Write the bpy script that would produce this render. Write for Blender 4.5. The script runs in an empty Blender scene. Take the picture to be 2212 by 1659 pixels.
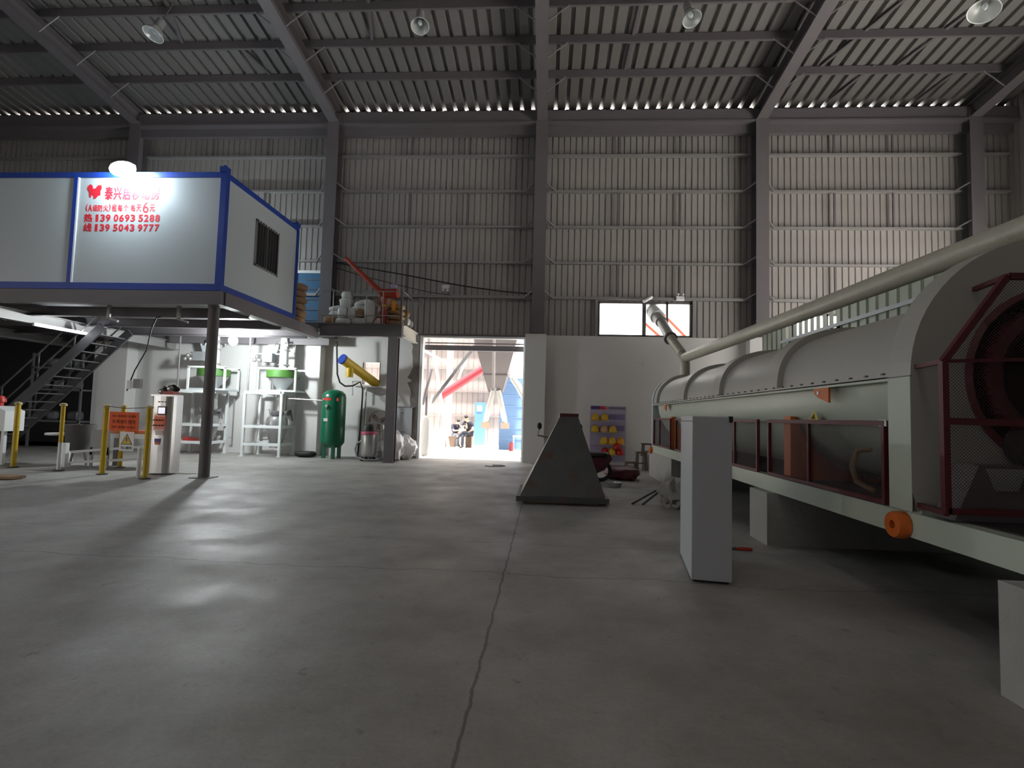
import bpy, bmesh, math, random
from mathutils import Vector, Matrix, noise
R = math.radians
PI = math.pi
random.seed(7)
SC = bpy.context.scene
COL = SC.collection

# ---------------------------------------------------------------- camera
cd = bpy.data.cameras.new('camera'); cam = bpy.data.objects.new('camera', cd); COL.objects.link(cam)
cd.sensor_fit = 'HORIZONTAL'; cd.sensor_width = 36.0; cd.lens = 1144.56 * 36.0 / 2212.0
cd.clip_start = 0.05; cd.clip_end = 400
pitch, roll, yaw = 0.0605985, -0.0271469, 0.0638703
Rc = Matrix.Rotation(yaw, 3, 'Z') @ Matrix.Rotation(pitch, 3, 'X') @ Matrix.Rotation(roll, 3, 'Y')
ri, fw, up = Rc.col[0], Rc.col[1], Rc.col[2]
mw = Matrix.Identity(4)
for i in range(3):
    mw[i][0] = ri[i]; mw[i][1] = up[i]; mw[i][2] = -fw[i]
mw[2][3] = 1.55
cam.matrix_world = mw
SC.camera = cam
# ---------------------------------------------------------------- world, sun, exposure
wd = bpy.data.worlds.new('overcast_sky'); SC.world = wd; wd.use_nodes = True
bg = wd.node_tree.nodes['Background']
bg.inputs['Color'].default_value = (1.0, 0.955, 0.91, 1); bg.inputs['Strength'].default_value = 4.5
sd = bpy.data.lights.new('sun', 'SUN'); sd.energy = 36.0; sd.angle = R(3); sd.color = (1, .96, .9)
sun = bpy.data.objects.new('sun', sd); COL.objects.link(sun)
sun.rotation_euler = (R(9), R(4), 0)
SC.view_settings.view_transform = 'Standard'; SC.view_settings.look = 'None'
SC.view_settings.exposure = 0.0; SC.view_settings.gamma = 1.0; SC.view_settings.use_curve_mapping = False

# ---------------------------------------------------------------- materials
def mat(name, col, rough=.6, metal=0.0, var=.12, vscale=3.0, bump=0.0, bscale=40, spec=.5, dirt=None, dscale=1.2, dthr=.55, damt=.6):
    m = bpy.data.materials.new(name); m.use_nodes = True; nt = m.node_tree; N = nt.nodes; L = nt.links
    b = N['Principled BSDF']; b.inputs['Roughness'].default_value = rough; b.inputs['Metallic'].default_value = metal
    b.inputs['Specular IOR Level'].default_value = spec
    tc = N.new('ShaderNodeTexCoord'); nz = N.new('ShaderNodeTexNoise'); nz.inputs['Scale'].default_value = vscale
    nz.inputs['Detail'].default_value = 5; L.new(tc.outputs['Object'], nz.inputs['Vector'])
    mx = N.new('ShaderNodeMix'); mx.data_type = 'RGBA'
    c = Vector(col)
    mx.inputs[6].default_value = (*(c * (1 - var)), 1); mx.inputs[7].default_value = (*[min(1, v * (1 + var)) for v in c], 1)
    L.new(nz.outputs['Fac'], mx.inputs[0]); out = mx.outputs[2]
    if dirt:
        n2 = N.new('ShaderNodeTexNoise'); n2.inputs['Scale'].default_value = dscale; n2.inputs['Detail'].default_value = 8
        n2.inputs['Roughness'].default_value = .65
        L.new(tc.outputs['Object'], n2.inputs['Vector'])
        mr = N.new('ShaderNodeMapRange'); mr.inputs[1].default_value = dthr; mr.inputs[2].default_value = dthr + .12
        mr.inputs[3].default_value = 0; mr.inputs[4].default_value = damt
        L.new(n2.outputs['Fac'], mr.inputs[0])
        m2 = N.new('ShaderNodeMix'); m2.data_type = 'RGBA'; L.new(mr.outputs[0], m2.inputs[0]); L.new(out, m2.inputs[6])
        m2.inputs[7].default_value = (*dirt, 1); out = m2.outputs[2]
    L.new(out, b.inputs['Base Color'])
    if bump:
        nb = N.new('ShaderNodeTexNoise'); nb.inputs['Scale'].default_value = bscale; nb.inputs['Detail'].default_value = 4
        L.new(tc.outputs['Object'], nb.inputs['Vector'])
        bp = N.new('ShaderNodeBump'); bp.inputs['Strength'].default_value = bump; bp.inputs['Distance'].default_value = .02
        L.new(nb.outputs['Fac'], bp.inputs['Height']); L.new(bp.outputs[0], b.inputs['Normal'])
    return m
def emis(name, col, s):
    m = bpy.data.materials.new(name); m.use_nodes = True; b = m.node_tree.nodes['Principled BSDF']
    b.inputs['Base Color'].default_value = (*col, 1); b.inputs['Emission Color'].default_value = (*col, 1)
    b.inputs['Emission Strength'].default_value = s
    return m
M = {}
M['steel'] = mat('grey_steel_paint', (.135, .122, .13), .55, 0, .1, 2, .05)
M['steel_dark'] = mat('dark_steel_paint', (.10, .10, .105), .5, 0, .15, 3)
M['sheet'] = mat('zinc_wall_sheet', (.37, .35, .335), .45, .25, .07, .7)
M['roofsheet'] = mat('zinc_roof_sheet', (.20, .19, .185), .5, .2, .08, .6)
M['girt'] = mat('galvanised_girt', (.30, .29, .29), .45, .3, .1, 2)
M['plaster'] = mat('white_plaster', (.64, .63, .62), .9, 0, .06, .8, .15, 8, dirt=(.42, .41, .40), dscale=.8, dthr=.62, damt=.5)
M['rough'] = mat('bare_mortar', (.22, .20, .185), .95, 0, .2, 6, .6, 25)
M['white'] = mat('white_enamel', (.78, .80, .81), .45, 0, .03, 1)
M['panelw'] = mat('white_panel', (.50, .55, .58), .4, 0, .03, .7)
M['blue'] = mat('blue_frame_paint', (.012, .05, .33), .45, 0, .1, 3)
M['bluedoor'] = mat('blue_door_paint', (.03, .12, .25), .45, 0, .1, 3)
M['bluewall'] = mat('pale_blue_sheet', (.10, .18, .32), .5, 0, .05, 3)
M['mach'] = mat('pale_green_machine_paint', (.42, .47, .40), .36, 0, .05, .9, .03, 6)
M['machtop'] = mat('grey_beige_machine_cover', (.36, .355, .33), .42, 0, .05, .9, .03, 6)
M['pipe'] = mat('beige_pipe_paint', (.42, .40, .33), .4, 0, .15, 4, .1, 30, dirt=(.28, .24, .18), dscale=3, dthr=.6, damt=.5)
M['maroon'] = mat('maroon_guard_paint', (.085, .012, .018), .5, 0, .15, 4)
M['orange'] = mat('orange_machine_paint', (.55, .12, .015), .45, 0, .15, 5)
M['black'] = mat('black_rubber', (.012, .012, .013), .6, 0, .1, 4)
M['darkint'] = mat('dark_machine_interior', (.02, .016, .018), .7, 0, .2, 4)
M['wood'] = mat('weathered_wood', (.26, .16, .09), .8, 0, .3, 6, .2, 30)
M['brownwood'] = mat('brown_stool_wood', (.09, .055, .035), .7, 0, .2, 6)
M['yellow'] = mat('yellow_paint', (.62, .42, .02), .45, 0, .1, 5, dirt=(.2, .13, .03), dscale=9, dthr=.6, damt=.6)
M['red'] = mat('red_paint', (.50, .03, .02), .4, 0, .12, 5)
M['redor'] = mat('red_orange_paint', (.42, .045, .02), .45, 0, .15, 5)
M['green'] = mat('green_tank_paint', (.004, .13, .065), .3, 0, .08, 3)
M['greenr'] = mat('green_ring_plastic', (.06, .18, .03), .5, 0, .15, 8)
M['stainless'] = mat('stainless_steel', (.55, .55, .54), .3, .7, .06, 3)
M['alu'] = mat('galvanised_tube', (.45, .45, .45), .35, .7, .08, 4)
M['sack'] = mat('white_woven_sack', (.68, .68, .66), .8, 0, .06, 10, .3, 60)
M['plastic'] = mat('white_plastic_film', (.75, .74, .75), .35, 0, .05, 6, .5, 12)
M['kraft'] = mat('brown_kraft_paper', (.36, .22, .12), .85, 0, .12, 8, .2, 30)
M['rust'] = mat('hopper_mild_steel', (.085, .09, .095), .5, .35, .2, 2.5, .05, 20, dirt=(.11, .048, .022), dscale=2.2, dthr=.54, damt=.8)
M['conc'] = mat('concrete_block', (.31, .305, .285), .95, 0, .12, 5, .4, 18)
M['lilac'] = mat('lilac_poster', (.40, .35, .50), .6, 0, .05, 4)
M['hatyellow'] = mat('yellow_hat_plastic', (.72, .45, .02), .35, 0, .08, 6)
M['hatred'] = mat('red_hat_plastic', (.55, .02, .02), .35, 0, .08, 6)
M['cream'] = mat('cream_cabinet_paint', (.50, .52, .55), .4, 0, .03, 1)
M['banner'] = mat('orange_banner_cloth', (.75, .11, .015), .7, 0, .08, 6)
M['grey'] = mat('mid_grey_plastic', (.25, .25, .26), .5, 0, .08, 5)
M['glassd'] = mat('dark_window_glass', (.02, .022, .025), .15, 0, .1, 3)
M['redink'] = mat('red_sign_ink', (.62, .015, .03), .6, 0, .1, 20)
M['blackink'] = mat('black_sign_ink', (.02, .02, .02), .6)
M['skin'] = mat('skin', (.52, .32, .22), .6, 0, .05, 9)
M['shirt'] = mat('dark_blue_shirt', (.012, .014, .03), .9, 0, .1, 20)
M['trouser'] = mat('dark_trouser', (.03, .032, .045), .9, 0, .1, 20)
M['jean'] = mat('grey_trouser', (.15, .16, .18), .9, 0, .1, 20)
M['hair'] = mat('black_hair', (.008, .007, .007), .7)
M['shoe'] = mat('dark_shoe', (.03, .025, .025), .7)
M['extwall'] = mat('outdoor_pale_sheet', (.23, .20, .19), .6, 0, .05, 2)
M['exthop'] = mat('outdoor_grey_hopper', (.13, .115, .115), .6, 0, .08, 2)
M['extred'] = mat('outdoor_red_pipe', (.24, .02, .03), .5, 0, .12, 4)
M['ground'] = mat('outdoor_concrete', (.72, .71, .69), .9, 0, .06, 1)
M['bulb'] = emis('lit_bulb', (.90, .97, .97), 820)
M['tube'] = emis('lit_tube', (.9, .96, 1.0), 32)
M['flood'] = emis('lit_floodlight', (.80, .93, 1.0), 190)
M['screen'] = emis('lit_screen', (.85, .9, 1.0), .8)
M['mirror'] = mat('lamp_reflector', (.62, .64, .63), .35, .5, .1, 14)
def floor_mat():
    m = bpy.data.materials.new('concrete_floor'); m.use_nodes = True; nt = m.node_tree; N = nt.nodes; L = nt.links
    b = N['Principled BSDF']; tc = N.new('ShaderNodeTexCoord')
    def nz(s, d, r=.6, st=None):
        n = N.new('ShaderNodeTexNoise'); n.inputs['Scale'].default_value = s; n.inputs['Detail'].default_value = d; n.inputs['Roughness'].default_value = r
        if st:
            mp = N.new('ShaderNodeMapping'); mp.inputs['Scale'].default_value = st; L.new(tc.outputs['Object'], mp.inputs[0]); L.new(mp.outputs[0], n.inputs['Vector'])
        else: L.new(tc.outputs['Object'], n.inputs['Vector'])
        return n
    def ramp(src, p0, c0, p1, c1):
        r = N.new('ShaderNodeValToRGB'); r.color_ramp.elements[0].position = p0; r.color_ramp.elements[0].color = (*c0, 1)
        r.color_ramp.elements[1].position = p1; r.color_ramp.elements[1].color = (*c1, 1); L.new(src, r.inputs[0]); return r
    a = ramp(nz(.55, 8, .68).outputs['Fac'], .34, (.25, .238, .22), .66, (.44, .425, .40))
    f = ramp(nz(34, 5, .7).outputs['Fac'], .35, (.86, .86, .86), .7, (1, 1, 1))
    sp = ramp(nz(5.5, 9, .75).outputs['Fac'], .30, (.5, .5, .48), .40, (1, 1, 1))
    # grooves: one long joint along the hall, shrinkage cracks across it
    sx = N.new('ShaderNodeSeparateXYZ'); L.new(tc.outputs['Object'], sx.inputs[0])
    def groove(axis, at, w, wob, wsc):
        n = nz(wsc, 4, .7)
        k = N.new('ShaderNodeMath'); k.operation = 'MULTIPLY_ADD'; L.new(n.outputs['Fac'], k.inputs[0]); k.inputs[1].default_value = wob; k.inputs[2].default_value = -at - wob / 2
        s = N.new('ShaderNodeMath'); s.operation = 'ADD'; L.new(sx.outputs[axis], s.inputs[0]); L.new(k.outputs[0], s.inputs[1])
        ab = N.new('ShaderNodeMath'); ab.operation = 'ABSOLUTE'; L.new(s.outputs[0], ab.inputs[0])
        mr = N.new('ShaderNodeMapRange'); mr.inputs[1].default_value = w * .4; mr.inputs[2].default_value = w; mr.inputs[3].default_value = .45; mr.inputs[4].default_value = 1
        L.new(ab.outputs[0], mr.inputs[0]); return mr.outputs[0]
    cur = a.outputs[0]
    def mul(c, x):
        mm = N.new('ShaderNodeMix'); mm.data_type = 'RGBA'; mm.blend_type = 'MULTIPLY'; mm.inputs[0].default_value = 1
        L.new(c, mm.inputs[6]); L.new(x, mm.inputs[7]); return mm.outputs[2]
    for x in (f.outputs[0], sp.outputs[0], groove('X', -.37, .014, .05, 5), groove('Y', 5.3, .010, .5, .6), groove('Y', 6.55, .008, .3, .9), groove('Y', 9.9, .01, .3, .5), groove('Y', 14.2, .012, .3, .5)):
        cur = mul(cur, x)
    L.new(cur, b.inputs['Base Color'])
    rr = ramp(nz(1.3, 6).outputs['Fac'], .3, (.42, .42, .42), .7, (.72, .72, .72)); L.new(rr.outputs[0], b.inputs['Roughness'])
    bp = N.new('ShaderNodeBump'); bp.inputs['Strength'].default_value = .25; bp.inputs['Distance'].default_value = .01
    L.new(nz(18, 6, .7).outputs['Fac'], bp.inputs['Height']); L.new(bp.outputs[0], b.inputs['Normal'])
    return m
M['floor'] = floor_mat()
def mesh_mat():     # woven wire guard: diamond net with real holes
    m = bpy.data.materials.new('wire_net'); m.use_nodes = True; nt = m.node_tree; N = nt.nodes; L = nt.links
    b = N['Principled BSDF']; b.inputs['Base Color'].default_value = (.05, .03, .03, 1); b.inputs['Roughness'].default_value = .6
    tc = N.new('ShaderNodeTexCoord'); sx = N.new('ShaderNodeSeparateXYZ'); L.new(tc.outputs['Object'], sx.inputs[0])
    def ax(sgn):
        s = N.new('ShaderNodeMath'); s.operation = 'ADD'; L.new(sx.outputs['X'], s.inputs[0]); L.new(sx.outputs['Y'], s.inputs[1])
        q = N.new('ShaderNodeMath'); q.operation = 'MULTIPLY_ADD'; L.new(sx.outputs['Z'], q.inputs[0]); q.inputs[1].default_value = sgn; L.new(s.outputs[0], q.inputs[2])
        w = N.new('ShaderNodeMath'); w.operation = 'MULTIPLY'; L.new(q.outputs[0], w.inputs[0]); w.inputs[1].default_value = 40
        fr = N.new('ShaderNodeMath'); fr.operation = 'FRACT'; L.new(w.outputs[0], fr.inputs[0])
        lt = N.new('ShaderNodeMath'); lt.operation = 'LESS_THAN'; L.new(fr.outputs[0], lt.inputs[0]); lt.inputs[1].default_value = .18; return lt.outputs[0]
    mx = N.new('ShaderNodeMath'); mx.operation = 'MAXIMUM'; L.new(ax(1), mx.inputs[0]); L.new(ax(-1), mx.inputs[1])
    L.new(mx.outputs[0], b.inputs['Alpha']); return m
M['net'] = mesh_mat()

# ---------------------------------------------------------------- mesh builder
class MB:
    def __init__(s): s.v = []; s.f = []; s.sm = []
    def add(s, vs, fs, smooth=False):
        o = len(s.v); s.v += [Vector(v) for v in vs]; s.f += [tuple(i + o for i in f) for f in fs]; s.sm += [smooth] * len(fs); return s
    def box(s, x0, x1, y0, y1, z0, z1):
        vs = [(x, y, z) for x in (x0, x1) for y in (y0, y1) for z in (z0, z1)]
        return s.add(vs, [(0, 1, 3, 2), (4, 6, 7, 5), (0, 4, 5, 1), (2, 3, 7, 6), (0, 2, 6, 4), (1, 5, 7, 3)])
    def cb(s, c, d, rot=None):
        c = Vector(c); vs = []
        for x in (-.5, .5):
            for y in (-.5, .5):
                for z in (-.5, .5):
                    p = Vector((x * d[0], y * d[1], z * d[2])); vs.append(c + (rot @ p if rot else p))
        return s.add(vs, [(0, 1, 3, 2), (4, 6, 7, 5), (0, 4, 5, 1), (2, 3, 7, 6), (0, 2, 6, 4), (1, 5, 7, 3)])
    def bar(s, a, b, w, h, upv=(0, 0, 1)):
        a = Vector(a); b = Vector(b); d = (b - a).normalized(); u = Vector(upv); sd = d.cross(u)
        if sd.length < 1e-4: sd = d.cross(Vector((0, 1, 0)))
        sd.normalize(); u = sd.cross(d).normalized()
        vs = [p + sd * i * w / 2 + u * j * h / 2 for p in (a, b) for i in (-1, 1) for j in (-1, 1)]
        return s.add(vs, [(0, 1, 3, 2), (4, 6, 7, 5), (0, 4, 5, 1), (2, 3, 7, 6), (0, 2, 6, 4), (1, 5, 7, 3)])
    def tube(s, pts, r, n=12, cap=True):
        pts = [Vector(p) for p in pts]; rs = r if isinstance(r, (list, tuple)) else [r] * len(pts)
        rings = []; prev = None
        for i, p in enumerate(pts):
            d = (pts[min(i + 1, len(pts) - 1)] - pts[max(i - 1, 0)]).normalized()
            if prev is None:
                u = d.cross(Vector((0, 0, 1)));
                if u.length < 1e-3: u = d.cross(Vector((0, 1, 0)))
            else: u = prev - d * prev.dot(d)
            u.normalize(); prev = u; w = d.cross(u)
            rings.append([p + (u * math.cos(2 * PI * k / n) + w * math.sin(2 * PI * k / n)) * rs[i] for k in range(n)])
        vs = [v for g in rings for v in g]; fs = []
        for i in range(len(pts) - 1):
            for k in range(n):
                k2 = (k + 1) % n; fs.append((i * n + k, i * n + k2, (i + 1) * n + k2, (i + 1) * n + k))
        s.add(vs, fs, True)
        if cap:
            s.add(rings[0], [tuple(range(n))[::-1]]); s.add(rings[-1], [tuple(range(n))])
        return s
    def lathe(s, c, prof, n=24, ax='Z', smooth=True, a0=0, a1=2 * PI):
        full = abs(a1 - a0 - 2 * PI) < 1e-6; m = n if full else n + 1; vs = []
        for (r, h) in prof:
            for k in range(m):
                a = a0 + (a1 - a0) * k / n; x, y = r * math.cos(a), r * math.sin(a)
                p = {'Z': (x, y, h), 'Y': (x, h, y), 'X': (h, x, y)}[ax]; vs.append(Vector(c) + Vector(p))
        fs = []
        for i in range(len(prof) - 1):
            for k in range(n):
                k2 = (k + 1) % m if full else k + 1
                fs.append((i * m + k, i * m + k2, (i + 1) * m + k2, (i + 1) * m + k))
        return s.add(vs, fs, smooth)
    def sphere(s, c, rad, n=14, m=9):
        rad = (rad,) * 3 if not isinstance(rad, (tuple, list)) else rad; vs = []; fs = []
        for i in range(m + 1):
            t = PI * i / m
            for k in range(n):
                a = 2 * PI * k / n; vs.append(Vector(c) + Vector((rad[0] * math.sin(t) * math.cos(a), rad[1] * math.sin(t) * math.sin(a), rad[2] * math.cos(t))))
        for i in range(m):
            for k in range(n):
                k2 = (k + 1) % n; fs.append((i * n + k, (i + 1) * n + k, (i + 1) * n + k2, i * n + k2))
        return s.add(vs, fs, True)
    def prism(s, poly, d, t):      # poly of 3D points, extruded along vector d*t
        d = Vector(d) * t; n = len(poly); vs = [Vector(p) for p in poly] + [Vector(p) + d for p in poly]
        fs = [tuple(range(n)), tuple(range(n, 2 * n))[::-1]] + [(i, n + i, n + (i + 1) % n, (i + 1) % n) for i in range(n)]
        return s.add(vs, fs)
    def ring(s, c, ro, ri_, y0, y1, n=32, a0=0, a1=2 * PI):   # annulus around the Y axis
        return s.lathe(c, [(ri_, y0), (ro, y0), (ro, y1), (ri_, y1), (ri_, y0)], n, 'Y', False, a0, a1)
    def build(s, name, m, parent=None, loc=None):
        if loc is None:
            if parent is not None: loc = None
            else:
                xs = [v.x for v in s.v]; ys = [v.y for v in s.v]; zs = [v.z for v in s.v]
                loc = Vector(((min(xs) + max(xs)) / 2, (min(ys) + max(ys)) / 2, min(zs)))
        off = wloc(parent) if parent is not None else Vector(loc)
        me = bpy.data.meshes.new(name); me.from_pydata([v - off for v in s.v], [], s.f)
        me.polygons.foreach_set('use_smooth', s.sm); me.materials.append(M[m] if isinstance(m, str) else m)
        bm = bmesh.new(); bm.from_mesh(me); pass
        bmesh.ops.recalc_face_normals(bm, faces=bm.faces); bm.to_mesh(me); bm.free()
        if any(s.sm): me.set_sharp_from_angle(angle=R(38))
        o = bpy.data.objects.new(name, me); COL.objects.link(o)
        if parent is not None: o.parent = parent
        else: o.location = off
        return o
def wloc(o):
    p = Vector((0, 0, 0))
    while o is not None: p += o.location; o = o.parent
    return p
def tag(o, label, cat, group=None):
    o['label'] = label; o['category'] = cat
    if group: o['group'] = group
    return o
def thing(name, loc, label, cat, group=None):
    o = bpy.data.objects.new(name, None); o.empty_display_size = .1; o.location = loc; COL.objects.link(o); return tag(o, label, cat, group)
def struct(o): o['kind'] = 'structure'; return o
def kids(o): return [c for c in bpy.data.objects if c.parent is o]
def dup(o, loc=None, rz=None, parent=None, label=None):
    c = o.copy(); COL.objects.link(c)
    if parent is not None: c.parent = parent
    if loc is not None: c.location = loc
    if rz is not None: c.rotation_euler = (0, 0, rz)
    if label: c['label'] = label
    for ch in kids(o): dup(ch, parent=c)
    return c
def text_mesh(name, s, size, loc, m, parent=None, sx=1.0, rot=(PI / 2, 0, 0), bold=0.0, align='LEFT', fit=None):
    cu = bpy.data.curves.new(name, 'FONT'); cu.body = s; cu.size = size; cu.extrude = .002; cu.align_x = align
    t = bpy.data.objects.new(name, cu); COL.objects.link(t); bpy.context.view_layer.update()
    dg = bpy.context.evaluated_depsgraph_get(); me = bpy.data.meshes.new_from_object(t.evaluated_get(dg))
    bpy.data.objects.remove(t)
    if fit and len(me.vertices):      # fit = (width, height)
        xs = [v.co.x for v in me.vertices]; ys = [v.co.y for v in me.vertices]
        kx = fit[0] / (max(xs) - min(xs)); ky = fit[1] / (max(ys) - min(ys)); x0 = min(xs); y0 = min(ys)
        for v in me.vertices: v.co.x = (v.co.x - x0) * kx; v.co.y = (v.co.y - y0) * ky
    if bold:      # heavy strokes: the glyph laid over itself with small shifts, in one mesh
        sxp = bold; base = [v.co.copy() for v in me.vertices]; polys = [tuple(p.vertices) for p in me.polygons]; nv = len(base); V_ = []; F_ = []
        for q, (dx_, dz_) in enumerate(((0, 0), (1, 0), (-1, 0), (0, 1), (0, -1), (.7, .7), (-.7, -.7))):
            V_ += [b + Vector((dx_ * sxp, dz_ * sxp, q * .0002)) for b in base]; F_ += [tuple(i + q * nv for i in p) for p in polys]
        me.clear_geometry(); me.from_pydata(V_, [], F_)
    me.materials.clear(); me.materials.append(M[m])
    o = bpy.data.objects.new(name, me); COL.objects.link(o)
    o.rotation_euler = rot
    if parent is not None: o.parent = parent; o.location = Vector(loc) - wloc(parent)
    else: o.location = loc
    return o
def lump(c, d, seed=0, amp=.12, n=16, m=10, p=3.0, rz=0, tilt=0):   # soft sack shape: superellipsoid with creases
    mb = MB(); vs = []; fs = []; rot = Matrix.Rotation(rz, 3, 'Z') @ Matrix.Rotation(tilt, 3, 'Y')
    def sg(x): return math.copysign(abs(x) ** (2 / p), x)
    for i in range(m + 1):
        t = -PI / 2 + PI * i / m
        for k in range(n):
            a = 2 * PI * k / n
            q = Vector((sg(math.cos(t)) * sg(math.cos(a)), sg(math.cos(t)) * sg(math.sin(a)), sg(math.sin(t))))
            w = 1 + amp * noise.noise(q * 2.3 + Vector((seed * 3.7, seed, 0))) + amp * .5 * noise.noise(q * 6 + Vector((seed, 5, 0)))
            q = Vector((q.x * d[0] / 2, q.y * d[1] / 2, q.z * d[2] / 2)) * w
            vs.append(Vector(c) + rot @ q)
    for i in range(m):
        for k in range(n):
            k2 = (k + 1) % n; fs.append((i * n + k, i * n + k2, (i + 1) * n + k2, (i + 1) * n + k))
    return mb.add(vs, fs, True)
def ibeam(mb, a, b, w, h, tf=.02, tw=.015):
    a = Vector(a); b = Vector(b); u = Vector((0, 0, 1)); d = (b - a).normalized(); sd = d.cross(u).normalized(); u = sd.cross(d)
    mb.bar(a + u * (h / 2 - tf / 2), b + u * (h / 2 - tf / 2), w, tf); mb.bar(a - u * (h / 2 - tf / 2), b - u * (h / 2 - tf / 2), w, tf); mb.bar(a, b, tw, h - 2 * tf)
    return mb

# ================================================================ SETTING
W = 18.2
struct(MB().box(-24, 15.3, -16, W + .25, -.2, 0).build('floor', 'floor', loc=(0, 0, 0)))
struct(MB().box(-30, 30, W + .25, 60, -.2, 0).build('trim_0', 'ground', loc=(0, 0, 0)))
struct(MB().box(15.3, 40, -30, W + .25, -.2, 0).build('trim_12', 'ground', loc=(0, 0, 0)))
struct(MB().box(-44, -24, -30, W + .25, -.2, 0).build('trim_11', mat('yard_shade_dark', (.12, .12, .12), .9), loc=(0, 0, 0)))  # unseen yard ground, added with a dark colour that stands in for shade
COLX = [-15.1, -7.72, -.33, 7.07, 13.9]
def roofz(y): return 12.5 + .12 * (18.3 - y)
# --- masonry lower wall with the doorway and the square hole
DX0, DX1, DZ = -4.42, -.74, 4.22
mb = MB(); T = .25
mb.box(-15.6, -6.44, W, W + T, 0, 4.37); mb.box(-6.44, -5.8, W, W + T, 0, 2.52); mb.box(-6.44, -5.8, W, W + T, 3.3, 4.37)
mb.box(-5.8, DX0 - .14, W, W + T, 0, 4.37); mb.box(DX1, 15.3, W, W + T, 0, 4.37); mb.box(DX0 - .14, DX1, W, W + T, DZ + .08, 4.37)
struct(mb.build('wall_back', 'plaster'))
for i, (x0, x1, dd) in enumerate(((-15.95, -14.75, .5), (-8.3, -7.8, .42), (-.73, -.02, .3), (6.7, 7.45, .35), (13.5, 14.3, .35))):
    struct(MB().box(x0, x1, W - dd, W, 0, 4.37).build('trim_%d' % (i + 1), 'plaster'))
# torn mortar edge left of the doorway
mb = MB(); pts = []; z = 0
random.seed(3)
while z < 4.3:
    pts.append((DX0 - .15 - random.uniform(.0, .22) - .06 * math.sin(z * 3), z)); z += random.uniform(.08, .2)
poly = [(DX0 - .02, W - .012, 0)] + [(x, W - .012, zz) for x, zz in pts] + [(DX0 - .02, W - .012, 4.3)]
for i in range(1, len(poly) - 2):
    a, b = poly[i], poly[i + 1]
    mb.add([(a[0], a[1], a[2]), (DX0 - .02, a[1], a[2]), (DX0 - .02, a[1], b[2]), (b[0], b[1], b[2]), (a[0], W + .02, a[2]), (b[0], W + .02, b[2])], [(0, 1, 2, 3), (0, 3, 5, 4)])
mb.box(DX0 - .16, DX0 - .01, W, W + T, 0, 4.3)
struct(mb.build('trim_6', 'rough'))
# recess beyond the left pilaster, its shade put into the dark wall colour
struct(MB().box(-24, -15.6, W + 2.2, W + 2.3, 0, 4.4).box(-24, -15.6, W, W + 2.3, 4.37, 4.47).box(-15.65, -15.6, W + .25, W + 2.3, 0, 4.4).box(-24, -15.6, W + .2, W + 2.3, -.05, .0).build('wall_recess', mat('recess_shade_dark', (.05, .05, .055), .8)))
# --- ribbed sheet wall above
def ribbed_x(mb, x0, x1, z0, z1, y, pitch=.21, depth=.035, gap=.05):
    n = max(1, round((x1 - x0) / pitch)); p = (x1 - x0) / n; prof = []
    for i in range(n):
        a = x0 + i * p; prof += [(a, y), (a + p - gap, y), (a + p - gap + .012, y + depth), (a + p - .012, y + depth)]
    prof.append((x1, y))
    vs = [(x, yy, z) for z in (z0, z1) for x, yy in prof]; k = len(prof)
    mb.add(vs, [(i, i + 1, k + i + 1, k + i) for i in range(k - 1)])
WX0, WX1, WZ0, WZ1 = 1.74, 4.92, 4.40, 5.58
VX0, VX1 = 8.25, 11.4
mb = MB(); YS = W + .1; TOP = 12.5
ribbed_x(mb, -24, WX0, 4.3, TOP, YS); ribbed_x(mb, WX0, WX1, WZ1, TOP, YS); ribbed_x(mb, WX1, VX0, 4.3, TOP, YS)
ribbed_x(mb, VX0, VX1, 5.25, TOP, YS); ribbed_x(mb, VX1, 15.3, 4.3, TOP, YS)
struct(mb.build('wall_back_upper', 'sheet'))
# right wall strip (the hall is open towards the yard nearer the camera)
def ribbed_y(mb, y0, y1, z0, z1, x, s=1, pitch=.21, depth=.035, gap=.05):
    n = max(1, round((y1 - y0) / pitch)); p = (y1 - y0) / n; prof = []
    for i in range(n):
        a = y0 + i * p; prof += [(a, x), (a + p - gap, x), (a + p - gap + .012, x + depth * s), (a + p - .012, x + depth * s)]
    prof.append((y1, x)); vs = [(xx, y, z) for z in (z0, z1) for y, xx in prof]; k = len(prof)
    mb.add(vs, [(i, i + 1, k + i + 1, k + i) for i in range(k - 1)])
mb = MB(); ribbed_y(mb, 15.2, W + .1, 0, 13.5, 15.3); ribbed_y(mb, 4, 15.2, 6.4, 16, 15.3); ribbed_y(mb, -16.1, 4, 0, 16, 15.3); struct(mb.build('wall_right', 'sheet'))
mb = MB(); ribbed_y(mb, 4, W + 2.3, 0, 15.5, -24, -1); ribbed_y(mb, -10, 4, 5.0, 15.5, -24, -1); ribbed_y(mb, -16, -10, 0, 15.5, -24, -1); struct(mb.build('wall_left', 'sheet'))
mb = MB(); ribbed_x(mb, -24, 15.3, 0, 16, -16); struct(mb.build('wall_front', 'sheet'))
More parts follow.
